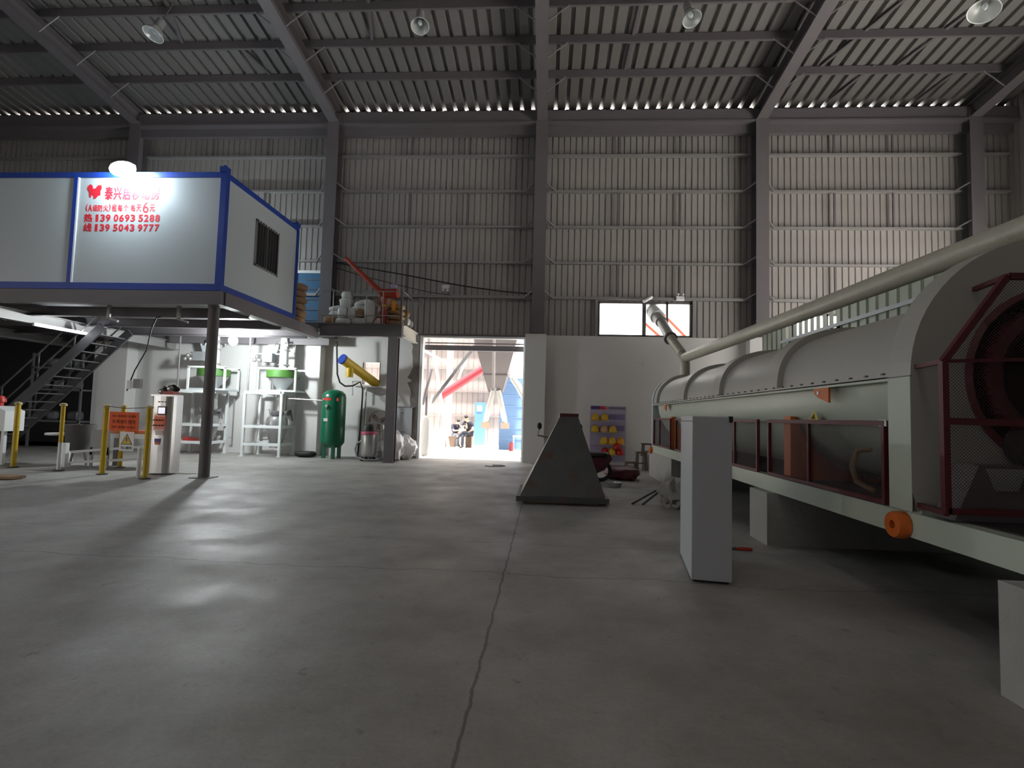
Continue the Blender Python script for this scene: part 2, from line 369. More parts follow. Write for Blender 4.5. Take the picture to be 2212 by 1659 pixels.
# --- ribbed roof: broad flat pans, raised narrow ribs open at the eaves
mb = MB(); p = .4; prof = []
x = -24.2
while x < 15.6:
    prof += [(x, 0), (x + .25, 0), (x + .28, .1), (x + .37, .1)]; x += p
prof.append((x, 0)); k = len(prof)
ys = [W + .16, 2.0, -16.2]
def rz_(y): return roofz(y) if y >= 2 else roofz(2) - .12 * (2 - y)
ADDED_SKYLIGHTS = [(-9.0, -7.8), (-2.2, -1.0)]     # unseen translucent roof panels behind the camera, added to light the floor
ys = [W + .16, 2.0, -1.5, -8.5, -16.2]
vs = [(x, y, rz_(y) + h) for y in ys for x, h in prof]
mb.add(vs, [(j * k + i, j * k + i + 1, (j + 1) * k + i + 1, (j + 1) * k + i) for j in range(4) for i in range(k - 1)
            if not (j == 2 and any(a <= prof[i][0] + .01 and prof[i + 1][0] <= b + .01 for a, b in ADDED_SKYLIGHTS))])
frp = bpy.data.materials.new('translucent_sheet'); frp.use_nodes = True; nt = frp.node_tree; tb = nt.nodes.new('ShaderNodeBsdfTranslucent'); tb.inputs[0].default_value = (.33, .318, .31, 1)
nt.links.new(tb.outputs[0], nt.nodes['Material Output'].inputs[0]); M['frp'] = frp
for i, (a, b) in enumerate(ADDED_SKYLIGHTS):
    z0, z1 = rz_(-1.45), rz_(-8.55)
    struct(MB().add([(a - .1, -1.45, z0 + .04), (b + .1, -1.45, z0 + .04), (b + .1, -8.55, z1 + .04), (a - .1, -8.55, z1 + .04)], [(0, 1, 2, 3)]).build('window_%d' % (i + 4), 'frp'))  # window numbers here belong to the added skylight panels
struct(mb.build('ceiling', 'roofsheet'))

BAY = ['left of the container lamp', 'over the blue door and container', 'above the bright doorway', 'above the bright window', 'in the far right bay']
ORD = ['lowest', 'second lowest', 'middle', 'second highest', 'highest']
CN = ['far left column behind the floodlight', 'column between the blue door and the sack platform', 'middle column right of the bright doorway', 'column above the far end of the drum machine', 'rightmost column near the hall corner']
GZ = [5.65, 6.88, 8.15, 9.42, 10.70]
for i, cx in enumerate(COLX):
    o = thing('steel_column', (cx, W - .25, 4.37), 'grey steel H column, the ' + CN[i], 'column', 'steel columns along the back wall')
    mb = MB(); y0, y1 = W - .47, W - .02
    mb.box(cx - .21, cx + .21, y0, y0 + .02, 4.372, 12.0); mb.box(cx - .21, cx + .21, y1 - .02, y1, 4.372, 12.0); mb.box(cx - .01, cx + .01, y0 + .02, y1 - .02, 4.372, 12.0)
    mb.build('column_shaft', 'steel', o)
    for gz in GZ[:4]:
        for s in (-1, 1):
            MB().bar((cx + s * .2, W - .42, gz + .05 + .12), (cx + s * .52, W - .12, gz - .02), .035, .035).build('knee_brace', 'girt', o)
edges = [-24] + COLX + [15.28]
for b in range(6):
    if b == 0: continue
    x0 = edges[b] + .23; x1 = edges[b + 1] - .23
    if b == 5: x1 = 15.2
    for g, gz in enumerate(GZ):
        hide = False
        bay = ['', BAY[1], BAY[2], BAY[3], 'above the drum pipe', 'at the far right corner'][b]
        o = MB().box(x0, x1, W - .12, W + .07, gz - .012, gz + .012).box(x0, x1, W - .135, W - .12, gz - .035, gz + .035 + (.03 if g == 0 else 0)).build('wall_girt', 'girt')
        tag(o, 'horizontal wall girt, %s of five, %s' % (ORD[g], bay), 'girt', 'wall girts')
    if b < 5:
        for q, f in enumerate((.36, .66)):
            xx = x0 + (x1 - x0) * f
            o = thing('sag_rod_line', (xx, W - .05, 5.7), 'vertical sag rods, %s line in the bay %s' % (('left', 'right')[q], ['', BAY[1], BAY[2], BAY[3], 'above the drum pipe'][b]), 'tie rod', 'sag rods')
            for (za, zb) in ((GZ[0], GZ[1]), (GZ[2], GZ[3]), (GZ[4], 11.9)):
                MB().bar((xx, W - .05, za + .04), (xx, W - .05, zb - .04), .05, .05, (0, 1, 0)).build('tie_rod', 'steel', o)
# first bay left of the far left column
for g, gz in enumerate(GZ):
    if g in (4, 3):
        tag(MB().box(-23.9, COLX[0] - .23, W - .12, W + .07, gz - .012, gz + .012).box(-23.9, COLX[0] - .23, W - .135, W - .12, gz - .035, gz + .035).build('wall_girt', 'girt'), 'horizontal wall girt, %s of five, at the far left edge above the container' % ORD[g], 'girt', 'wall girts')
# eave beams
for b in range(6):
    x0 = edges[b] + (.02 if b else .1); x1 = edges[b + 1] - .02
    o = MB().box(x0, x1, W - .40, W + .08, 11.76, 12.16).box(x0, x1, W - .46, W - .1, 11.70, 11.76).box(x0, x1, W - .2, W - .02, 11.42, 11.70).build('eave_beam', 'steel')
    tag(o, 'deep grey eave beam under the daylight slits, ' + ['at the far left edge', 'behind the floodlight', 'above the bright doorway', 'above the bright window', 'above the far right bay', 'at the right corner'][b], 'beam', 'eave beams')
# purlins
for j, y in enumerate((16.45, 15.1, 13.85, 12.55, 11.2, 9.8)):
    z = roofz(y) - .02
    o = MB().box(-23.9, 15.2, y - .008, y + .008, z - .23, z).box(-23.9, 15.2, y, y + .07, z - .24, z - .225).box(-23.9, 15.2, y, y + .07, z - .012, z).build('roof_purlin', 'steel')
    tag(o, 'long grey roof purlin, %s from the back wall' % ['first', 'second', 'third', 'fourth', 'fifth', 'sixth'][j], 'purlin', 'roof purlins')
# rafters
for i, cx in enumerate(COLX):
    o = thing('roof_rafter', (cx, 12, 12), 'sloping grey steel rafter rising from the ' + CN[i], 'rafter', 'roof rafters')
    ya, yb = W - .1, 4.0
    def bz(y): return 11.75 + .13 * (18.1 - y)
    mb = MB(); mb.bar((cx, ya, bz(ya)), (cx, yb, bz(yb)), .36, .02)
    mb.bar((cx, ya, roofz(ya) - .3), (cx, yb, roofz(yb) - .3), .36, .02)
    mb.add([(cx, ya, bz(ya)), (cx, yb, bz(yb)), (cx, yb, roofz(yb) - .3), (cx, ya, roofz(ya) - .3)], [(0, 1, 2, 3)]); mb.build('rafter_beam', 'steel', o)
    for y in (16.45, 15.1, 13.85):
        for s in (-1, 1):
            MB().bar((cx + s * .15, y, bz(y) + .03), (cx + s * .75, y, roofz(y) - .24), .03, .03).build('fly_brace', 'girt', o)
# roof tie rods
for j, (xa, ya, xb, yb) in enumerate(((8.3, 16.4, 10.0, 12.6), (10.6, 16.4, 12.0, 12.6), (-5.5, 15.1, -4.9, 12.6), (-11.5, 15.1, -10.6, 12.6), (-9.4, 16.4, -9.8, 15.1), (2.3, 16.4, 2.4, 12.6), (9.3, 18.0, 9.9, 16.4), (12.2, 18.0, 12.6, 16.4))):
    o = MB().bar((xa, ya, roofz(ya) - .06), (xb, yb, roofz(yb) - .06), .09, .04).build('roof_strut', 'steel')
    tag(o, 'short grey strut under the roof sheet, %s' % ['in the right bay beside the highbay lamp', 'in the right bay, second from its column', 'left of the second highbay lamp', 'beside the leftmost highbay lamp', 'behind the leftmost highbay lamp', 'left of the third highbay lamp', 'near the right eave', 'near the far right corner eave'][j], 'strut', 'roof struts')
# ================================================================ OPENINGS IN THE BACK WALL
d = struct(MB().box(DX0 - .0, DX0 + .1, W + .0, W + .22, 0, DZ).box(DX1 - .06, DX1, W + .05, W + .22, 0, DZ).box(DX0, DX1, W + .0, W + .22, DZ, DZ + .07).build('door_1', 'white'))
MB().box(DX0 + .1, DX1 - .06, W + .3, W + .42, 3.82, 4.0).build('door_beam', 'steel', d)
MB().box(DX0 + .1, DX1 - .06, W + .32, W + .36, 4.06, 4.10).build('door_rail', 'steel', d)
MB().box(DX0 - .1, DX1 + .02, W - .02, W + .1, 4.29, 4.36).build('door_lintel', 'steel', d)
w = struct(MB().box(WX0, WX1, W + .02, W + .14, WZ0 - .02, WZ0 + .04).box(WX0, WX1, W + .02, W + .14, WZ1 - .06, WZ1).box(WX0, WX0 + .06, W + .02, W + .14, WZ0, WZ1).box(WX1 - .08, WX1, W + .02, W + .14, WZ0, WZ1).box(3.25, 3.37, W + .02, W + .14, WZ0, WZ1).box(4.05, 4.12, W + .02, W + .14, WZ0, WZ1).build('window_1', 'steel_dark'))
MB().box(WX0 - .1, WX0 - .01, W - .03, W + .08, WZ0 - .03, WZ1 + .06).box(WX1 + .01, WX1 + .1, W - .03, W + .08, WZ0 - .03, WZ1 + .06).build('window_frame', 'girt', w)
w = struct(MB().box(VX0, VX1, W + .02, W + .14, WZ0 - .02, WZ0 + .04).box(VX0, VX1, W + .02, W + .14, 5.19, 5.25).box(9.3, 9.4, W + .02, W + .14, WZ0, 5.25).box(10.3, 10.4, W + .02, W + .14, WZ0, 5.25).box(VX0, VX0 + .06, W + .02, W + .14, WZ0, 5.25).box(VX1 - .06, VX1, W + .02, W + .14, WZ0, 5.25).build('window_2', 'steel_dark'))
w = struct(MB().box(-6.44, -6.40, W + .02, W + .2, 2.52, 3.3).box(-5.84, -5.8, W + .02, W + .2, 2.52, 3.3).build('window_3', 'rough'))
# blue door behind the sacks
d = struct(MB().box(-8.95, -7.97, W - .06, W + .04, 4.4, 6.44).build('door_2', 'bluedoor'))
MB().box(-9.03, -8.95, W - .09, W + .04, 4.4, 6.52).box(-7.99, -7.94, W - .09, W + .04, 4.4, 6.52).box(-9.03, -7.94, W - .09, W + .04, 6.44, 6.54).build('door_frame', 'white', d)
mb = MB()
for z in (4.75, 5.12, 5.49, 5.86, 6.2): mb.box(-8.62, -8.02, W - .085, W - .06, z - .015, z + .015)
mb.build('door_ribs', 'steel_dark', d)

# ================================================================ HIGHBAY LAMPS
def highbay(x, y, z, r, lab, tilt=(0, 0)):
    o = thing('highbay_lamp', (x, y, z), lab, 'ceiling lamp', 'highbay lamps')
    MB().lathe((x, y, z), [(r, 0), (r * .93, .06), (r * .62, .2), (r * .3, .28), (r * .28, .3)], 28).build('reflector', 'mirror', o)
    MB().lathe((x, y, z), [(r * 1.02, -.012), (r * 1.04, 0), (r * 1.0, .012), (r * .97, 0), (r * 1.02, -.012)], 28).build('rim', 'white', o)
    MB().lathe((x, y, z), [(0, .28), (.1, .28), (.12, .36), (.11, .52), (.05, .56), (0, .56)], 18).build('ballast_housing', 'grey', o)
    MB().sphere((x, y, z + .15), (.06, .06, .1)).build('dead_bulb', 'panelw', o)
    MB().tube([(x, y, z + .55), (x, y, roofz(y) - .1)], .012, 8).build('suspension_rod', 'steel', o)
    o.rotation_euler = (R(tilt[0]), R(tilt[1]), 0)
highbay(-10.75, 13.0, 11.52, .25, 'round highbay lamp, leftmost of the four, above the container', (-16, 12))
highbay(-3.48, 13.0, 11.6, .23, 'round highbay lamp, second from left, above the sack platform', (-18, -6))
highbay(3.46, 13.0, 11.65, .23, 'round highbay lamp, third from left, above the bright window', (-16, -10))
highbay(10.35, 12.9, 11.62, .32, 'large highbay lamp with a white rim, rightmost, near the top right corner', (-10, 20))

# ================================================================ CONTAINER OFFICE ON ITS PLATFORM
CX0, CX1, CY0, CY1, CZ0, CZ1 = -14.5, -7.28, 11.2, 14.75, 4.16, 6.87
co = thing('container_office', (CX1, CY0, CZ0), 'white container office with blue frame and red lettering, on the left platform', 'container')
f = .13
MB().box(CX0 + .05, -10.9, CY0 + .03, CY0 + .08, CZ0 + .1, CZ1 - .06).build('front_panel', 'panelw', co)
MB().box(-10.79, CX1 - .05, CY0 + .03, CY0 + .08, CZ0 + .1, CZ1 - .06).build('front_panel', 'panelw', co)
MB().box(CX1 - .08, CX1 - .03, CY0 + .1, CY1 - .1, CZ0 + .1, CZ1 - .06).build('side_panel', 'panelw', co)
MB().box(CX0, CX1 - .05, CY0 + .05, CY1, CZ1 - .05, CZ1 - .02).build('roof_panel', 'panelw', co)
MB().box(CX0, CX1 - .05, CY0 + .05, CY1, CZ0, CZ0 + .06).build('floor_panel', 'grey', co)
MB().box(CX0 + .03, CX1 - .1, CY1 - .08, CY1 - .03, CZ0 + .1, CZ1 - .05).build('rear_panel', 'panelw', co)
MB().box(CX0, CX1, CY0, CY0 + .12, CZ0, CZ0 + .15).box(CX1 - .12, CX1, CY0 + .12, CY1, CZ0, CZ0 + .15).build('bottom_rail', 'blue', co)
MB().box(CX0, CX1, CY0, CY0 + .12, CZ1 - .12, CZ1).box(CX1 - .12, CX1, CY0 + .12, CY1, CZ1 - .12, CZ1).build('top_rail', 'blue', co)
for (x0, x1, y0, y1) in ((CX1 - f, CX1 + .005, CY0 - .005, CY0 + f), (CX1 - .1, CX1 + .005, CY1 - .1, CY1 + .005), (-10.91, -10.82, CY0 - .005, CY0 + .1), (CX0, CX0 + f, CY0 - .005, CY0 + f)):
    MB().box(x0, x1, y0, y1, CZ0 + .12, CZ1 - .1).build('corner_post', 'blue', co)
MB().box(-10.82, -10.785, CY0 + .0, CY0 + .08, CZ0 + .15, CZ1 - .12).build('joint_strip', 'white', co)
for y in (CY0 + .03, CY1 - .06): MB().cb((CX1 - .06, y, CZ1 + .05), (.16, .16, .12)).cb((CX1 - .06, y, CZ1 + .12), (.05, .05, .08)).build('corner_casting', 'blue', co)
wy0, wy1, wz0, wz1 = 12.52, 13.66, 5.12, 6.3
wf = MB().box(CX1 - .04, CX1 - .005, wy0, wy1, wz0, wz0 + .05).box(CX1 - .04, CX1 - .005, wy0, wy1, wz1 - .05, wz1).box(CX1 - .04, CX1 - .005, wy0, wy0 + .05, wz0, wz1).box(CX1 - .04, CX1 - .005, wy1 - .05, wy1, wz0, wz1).box(CX1 - .04, CX1 - .01, (wy0 + wy1) / 2 - .03, (wy0 + wy1) / 2 + .03, wz0, wz1).build('barred_window', 'alu', co)
MB().box(CX1 - .035, CX1 - .028, wy0 + .05, wy1 - .05, wz0 + .05, wz1 - .05).build('window_pane', 'glassd', wf)
for i in range(9):
    y = wy0 + .06 + i * (wy1 - wy0 - .12) / 8
    MB().tube([(CX1 - .0, y, wz0), (CX1 - .0, y, wz1)], .010, 6).build('window_bar', 'steel_dark', wf)
# red lettering
yy = CY0 + .0295
T1 = '泰兴居移动房'
x0s = [-10.16, -9.95, -9.73, -9.51, -9.28, -9.05]
for ch, xx in zip(T1, x0s): text_mesh('sign_letter', ch, .3, (xx, yy, 6.24), 'redink', co, bold=.010, fit=(.18, .30))
line2 = [('(', -10.60, .04, .17), ('A', -10.54, .09, .15), ('级', -10.43, .11, .15), ('防', -10.31, .11, .15), ('火', -10.18, .12, .15), (')', -10.05, .04, .17), ('租', -9.97, .11, .16), ('每', -9.83, .11, .16), ('个', -9.69, .11, .16), ('每', -9.52, .11, .16), ('天', -9.39, .12, .16), ('6', -9.23, .13, .25), ('元', -9.07, .12, .16)]
for ch, xx, ww, hh in line2: text_mesh('sign_letter', ch, .2, (xx, yy, 5.965 - (.03 if ch == '6' else 0)), 'redink', co, bold=.003, fit=(ww, hh))
for row, (lead, s, z) in enumerate((('热', '139 0693 5288', 5.735), ('线', '139 5043 9777', 5.51))):
    text_mesh('sign_letter', lead, .2, (-10.62, yy, z - .01), 'redink', co, bold=.008, fit=(.19, .18))
    xx = -10.36
    for ch in s:
        if ch == ' ': xx += .055; continue
        wd_ = .05 if ch == '1' else .095
        text_mesh('sign_letter', ch, .2, (xx + (.02 if ch == '1' else 0), yy, z), 'redink', co, bold=.008, fit=(wd_, .15)); xx += .1335
lg = [(-10.59, 6.55), (-10.53, 6.60), (-10.48, 6.57), (-10.46, 6.49), (-10.40, 6.50), (-10.35, 6.57), (-10.27, 6.58), (-10.25, 6.51), (-10.28, 6.43), (-10.27, 6.34), (-10.33, 6.33), (-10.37, 6.27), (-10.42, 6.25), (-10.44, 6.33), (-10.49, 6.35), (-10.50, 6.28), (-10.54, 6.31), (-10.55, 6.42), (-10.60, 6.48)]
MB().prism([(x, CY0 + .03, z) for x, z in lg], (0, -1, 0), .006).build('red_emblem', 'redink', co)
# floodlight bulb on a bracket above the front edge
o = thing('floodlight', (-9.62, 11.05, 6.9), 'glaring white floodlight on the top edge of the container office', 'lamp')
MB().sphere((-9.5, 10.9, 6.8), (.30, .13, .17), 20, 12).build('glowing_head', 'flood', o).rotation_euler = (0, 0, 0)
MB().cb((-9.5, 11.06, 6.93), (.3, .06, .08)).tube([(-9.5, 11.0, 6.93), (-9.5, 11.26, 6.9)], .02, 8).build('lamp_bracket', 'grey', o)
# lamp on the deck behind the container, its light falls on the wall sheet beside the blue door
o = thing('deck_lamp', (-11.2, 16.6, 6.3), 'lit bulb hanging behind the container office above the deck', 'lamp')
MB().sphere((-11.2, 16.6, 6.4), (.10, .10, .12), 16, 10).build('glowing_globe', M.setdefault('deckbulb', emis('lit_deck_bulb', (.85, .96, 1.0), 650)), o)
MB().tube([(-11.2, 16.6, 6.54), (-11.2, 16.6, 8.2), (-11.2, 18.06, 8.17)], .01, 6).build('flex', 'black', o)
# platform
pl = thing('steel_platform', (-7.5, 11.3, 0), 'dark steel platform carrying the white container office on round posts', 'platform')
def joist(a, b, w, h, m='steel', name='joist'): return ibeam(MB(), a, b, w, h).build(name, m, pl)
MB().box(-20, -7.25, 11.2, 11.34, 3.86, 4.15).box(-20, -7.22, 11.17, 11.37, 3.84, 3.86).build('front_beam', 'steel', pl)
MB().box(-7.36, -7.22, 11.34, 16.2, 3.86, 4.15).box(-7.42, -7.2, 11.34, 16.2, 3.84, 3.86).build('side_beam', 'steel', pl)
MB().box(-20, -7.36, 11.34, 18.1, 4.1, 4.15).build('deck', 'steel_dark', pl)
for yv in (12.6, 14.2, 15.8, 17.5): joist((-19.5, yv, 3.9), (-7.4, yv, 3.9), .14, .24)
for xv in (-17, -13.2): joist((xv, 11.4, 3.72), (xv, 18.0, 3.72), .22, .28, 'girt', 'main_beam')
MB().tube([(-7.53, 11.42, .02), (-7.53, 11.42, 3.85)], .115, 20).build('round_post', 'steel', pl)
MB().cb((-7.53, 11.42, .01), (.42, .42, .02)).build('base_plate', 'steel', pl)
MB().tube([(-18.2, 11.42, .0), (-18.2, 11.42, 3.85)], .115, 20).build('round_post', 'steel', pl)
for xv in (-13.75, -10.8, -9.0): MB().cb((xv, 12.3, 3.86), (.08, .05, .34)).bar((xv, 12.3, 3.7), (xv + .25, 12.3, 3.62), .05, .05).build('hanger_bracket', 'girt', pl)
# underside strip fixture
o = thing('tube_light', (-13.3, 13.0, 3.56), 'lit white tube lamp fixed under the platform near the stairs', 'lamp')
MB().cb((-13.07, 13.4, 3.56), (.05, 1.6, .08)).build('lamp_housing', 'white', o)
MB().tube([(-13.02, 12.7, 3.56), (-13.02, 14.1, 3.56)], .022, 8).build('lamp_tube', 'tube', o)
# bulb under the platform
o = thing('hanging_bulb', (-9.53, 15.35, 3.5), 'glowing white bulb hanging between the two packing machines', 'lamp')
MB().sphere((-9.46, 15.35, 3.60), (.13, .13, .15), 18, 12).build('glowing_globe', 'bulb', o)
MB().lathe((-9.46, 15.35, 3.78), [(0, .06), (.04, .06), (.045, 0), (.03, -.03), (0, -.03)], 14).build('socket', 'grey', o)
MB().tube([(-9.46, 15.35, 3.82), (-9.4, 15.35, 3.95), (-9.36, 15.35, 4.1)], .008, 6).tube([(-9.46, 15.35, 3.82), (-9.54, 15.35, 3.95), (-9.6, 15.35, 4.1)], .008, 6).build('flex', 'black', o)

# ================================================================ STAIRS
M['stair'] = mat('dark_stair_steel', (.05, .05, .055), .6)
st = thing('steel_staircase', (-16, 14, 0), 'dark steel staircase with handrails rising to the container platform at far left', 'stairs')
def sp(t, off=0, y=14.0): return Vector((-16.4 + 3.95 * t, y, .0 + 3.75 * t + off))
MB().bar(sp(0, .02, 14), sp(1, 0, 14), .06, .24).build('stringer', 'stair', st)
MB().bar(sp(0, .02, 15), sp(1, 0, 15), .06, .24).build('stringer', 'stair', st)
for i in range(15):
    p_ = sp((i + .6) / 15.5); MB().cb((p_.x, 14.5, p_.z), (.24, .95, .03)).build('step', 'stair', st)
for yv in (14.0, 15.0):
    for off in (.45, .95): MB().tube([sp(-.02, off, yv), sp(1, off, yv)], .022, 8).build('handrail', 'steel_dark', st)
    for t in (.02, .28, .54, .8): MB().tube([sp(t, .1, yv), sp(t, .95, yv)], .02, 8).build('rail_post', 'steel_dark', st)
# shelves in the dark corner
sh = thing('storage_shelf', (-16.6, 17.6, 0), 'dark storage shelf behind the stairs, beside the white pilaster', 'shelf')
for z in (.95, 2.04, 2.8): MB().box(-17.9, -15.98, 17.3, 17.9, z - .03, z + .03).build('shelf_board', 'steel_dark', sh)
for x in (-17.85, -16.02): MB().box(x - .03, x + .03, 17.3, 17.36, 0, 3.3).build('upright', 'steel_dark', sh)
random.seed(5)
for i, (x, z) in enumerate(((-17.5, 2.07), (-17.0, 2.07), (-16.5, 2.07), (-16.7, 2.83), (-17.3, 2.83), (-17.2, .98), (-16.4, .98))):
    tag(lump((x, 17.6, z + .16), (.42, .4, .34), i).build('stored_sack', 'steel_dark'), 'dark sack on the storage shelf behind the stairs, %s' % ['left on the middle board', 'centre of the middle board', 'right on the middle board', 'right on the top board', 'left on the top board', 'left on the bottom board', 'right on the bottom board'][i], 'sack', 'sacks on the dark shelf')

# ================================================================ SACK PLATFORM
pp = thing('sack_platform', (-4.67, 16.3, 0), 'grey steel platform holding sacks, left of the bright doorway', 'platform')
MB().box(-7.2, -4.56, 16.28, 16.42, 3.95, 4.33).box(-7.2, -4.54, 16.24, 16.46, 4.31, 4.345).box(-7.2, -4.56, 16.24, 16.46, 3.935, 3.96).build('front_beam', 'steel', pp)
ibeam(MB(), (-4.56, 16.44, 4.16), (-4.56, 18.1, 4.16), .16, .36).build('side_beam', mat('beige_beam', (.50, .47, .42), .5), pp)
MB().box(-9.2, -4.64, 16.46, 18.1, 4.30, 4.34).build('deck', 'steel_dark', pp)
MB().box(-9.2, -7.22, 16.25, 16.46, 4.16, 4.345).build('rear_beam', 'steel', pp)
mb = MB(); hx, hy = -4.80, 16.36
mb.box(hx - .02, hx + .0, hy - .1, hy + .1, .02, 3.93).box(hx - .17, hx + .14, hy - .12, hy - .1, .02, 3.93).box(hx - .17, hx + .14, hy + .1, hy + .12, .02, 3.93)
mb.box(hx - .2, hx + .17, hy - .15, hy + .15, 0, .02); mb.build('support_post', 'steel', pp)
rl = thing('platform_railing', (-4.6, 16.35, 4.35), 'thin grey pipe railing in front of the sacks on the platform', 'railing')
MB().tube([(-7.2, 16.36, 5.40), (-4.62, 16.36, 5.40)], .016, 8).build('top_rail', 'alu', rl)
MB().tube([(-7.2, 16.36, 4.62), (-4.62, 16.36, 4.62)], .016, 8).build('lower_rail', 'alu', rl)
MB().tube([(-4.56, 16.36, 5.40), (-4.56, 17.95, 5.40)], .016, 8).build('side_rail', 'alu', rl)
for x in (-6.84, -6.3, -5.76, -5.22): MB().tube([(x, 16.36, 4.35), (x, 16.36, 5.4)], .015, 8).build('rail_post', 'alu', rl)
MB().cb((-4.62, 16.36, 4.88), (.06, .06, 1.06)).build('corner_post', 'steel', rl)
for y in (16.9, 17.4, 17.93): MB().tube([(-4.56, y, 4.35), (-4.56, y, 5.4)], .015, 8).build('rail_post', 'alu', rl)
# sacks
S = [  # x, y, z(centre), dx, dy, dz, tilt, material, words
 (-7.02, 16.72, 4.49, .50, .40, .28, 8, 'kraft', 'small brown sack at the left end of the sack pile'),
 (-6.6, 16.75, 4.47, .62, .45, .24, 0, 'sack', 'white sack on the deck, behind the first railing post'),
 (-6.05, 16.72, 4.47, .55, .42, .24, 0, 'sack', 'white sack on the deck, under the red label'),
 (-5.55, 16.8, 4.48, .45, .42, .25, 0, 'sack', 'white sack on the deck, left of the orange tripod'),
 (-6.78, 17.0, 4.73, .80, .6, .24, 4, 'sack', 'white sack second layer, leftmost, over the brown sack'),
 (-6.86, 17.0, 4.93, .72, .55, .2, -7, 'sack', 'white sack third layer, leftmost, with pointed corner'),
 (-6.62, 16.62, 4.73, .30, .25, .36, 0, 'plastic', 'upright white bag between first and second railing posts'),
 (-6.33, 16.66, 4.72, .26, .25, .40, 4, 'sack', 'narrow upright white sack behind the second railing post'),
 (-6.68, 17.1, 5.15, .46, .42, .34, 3, 'sack', 'lower white sack of the tall stack by the blue door'),
 (-6.68, 17.1, 5.42, .34, .34, .28, -5, 'sack', 'top white sack of the tall stack by the blue door'),
 (-6.2, 17.05, 4.92, .62, .55, .24, -6, 'sack', 'white sack in the middle of the pile, third layer'),
 (-6.12, 17.1, 5.13, .60, .5, .22, -18, 'sack', 'white sack sloping up in the middle of the pile top'),
 (-5.82, 17.05, 5.10, .55, .5, .22, 20, 'sack', 'white sack sloping down at the right of the pile top'),
 (-5.74, 16.66, 4.78, .32, .3, .80, 0, 'sack', 'tall upright white sack behind the third railing post'),
 (-6.05, 16.7, 4.75, .28, .25, .3, 15, 'kraft', 'small brown bag wedged among white sacks in the pile'),
 (-5.42, 17.05, 4.85, .45, .4, .42, 10, 'sack', 'slumped white sack left of the orange tripod column'),
 (-4.98, 17.0, 4.48, .55, .5, .2, 0, 'kraft', 'lowest brown paper sack of the stack right of the orange tripod'),
 (-4.98, 17.0, 4.67, .55, .5, .19, 0, 'kraft', 'second brown paper sack of the stack right of the orange tripod'),
 (-4.98, 17.0, 4.85, .55, .5, .19, 0, 'kraft', 'third brown paper sack of the stack right of the orange tripod'),
 (-4.96, 17.0, 5.03, .52, .48, .18, 0, 'kraft', 'topmost brown paper sack of the stack right of the orange tripod'),
 (-5.48, 17.3, 5.32, .4, .35, .45, 8, 'kraft', 'tall pale brown bag behind the orange feeder tube'),
 (-4.86, 17.62, 4.66, .4, .3, .3, 0, 'plastic', 'round white sack on the small pallet, nearest the rail corner'),
 (-4.86, 17.62, 4.92, .36, .3, .26, 0, 'kraft', 'brown sack on top of the small pallet load'),
 (-4.82, 17.93, 4.64, .36, .28, .26, 0, 'plastic', 'round white sack on the small pallet, nearest the wall')]
for i, (x, y, z, dx, dy, dz, ti, m, lab) in enumerate(S):
    tag(lump((x, y, z), (dx, dy, dz), i, .1, tilt=R(ti)).build('filled_sack', m), lab, 'sack', 'sacks on the small platform')
MB_ = thing('pallet', (-4.83, 17.77, 4.35), 'small wooden pallet under the white sacks by the platform side rail', 'pallet')
for x in (-5.02, -4.83, -4.66): MB().box(x - .03, x + .03, 17.45, 18.08, 4.35, 4.45).build('runner', 'wood', MB_)
for y in (17.5, 17.7, 17.9, 18.04): MB().box(-5.08, -4.62, y - .04, y + .04, 4.45, 4.48).build('slat', 'wood', MB_)
tag(MB().cb((-4.98, 16.7, 5.02), (.13, .01, .34)).build('orange_tag', mat('bright_orange_card', (.9, .35, .02), .6)), 'bright orange card hanging in front of the brown sacks', 'card')
# orange screw feeder on tripod
o = thing('screw_feeder', (-5.32, 16.75, 4.35), 'red-orange screw feeder with a long sloping tube on the sack platform', 'feeder')
MB().tube([(-5.38, 16.78, 5.42), (-6.05, 16.8, 6.02), (-6.68, 16.82, 6.60)], [.09, .075, .06], 14).build('feeder_tube', 'redor', o)
MB().tube([(-5.32, 16.72, 4.36), (-5.32, 16.72, 5.5)], .085, 14).build('column', 'redor', o)
MB().tube([(-5.42, 16.74, 5.42), (-4.88, 16.74, 5.42)], .15, 18).build('hopper_drum', 'redor', o)
for a, b in (((-5.3, 16.7, 4.95), (-5.62, 16.55, 4.37)), ((-5.3, 16.7, 4.95), (-5.05, 16.55, 4.37)), ((-5.3, 16.75, 4.95), (-5.3, 17.1, 4.37))): MB().tube([a, b], .018, 8).build('tripod_leg', 'redor', o)
MB().lathe((-5.32, 16.72, 4.98), [(.09, 0), (.095, .01), (.095, .05), (.09, .06)], 16).build('yellow_band', 'yellow', o)
MB().sphere((-5.0, 16.74, 5.66), (.12, .1, .1)).build('motor_cap', 'lilac', o)
# brown sack stack beside the container
for i in range(6):
    tag(lump((-7.55 + .03 * (i % 2), 15.35, 4.25 + .2 * i), (.5, .5, .22), 40 + i, .08).build('brown_sack', 'kraft'), 'brown sack stacked beside the container office, %s of six' % ['lowest', 'second from bottom', 'third from bottom', 'third from top', 'second from top', 'topmost'][i], 'sack', 'brown sacks beside the container')

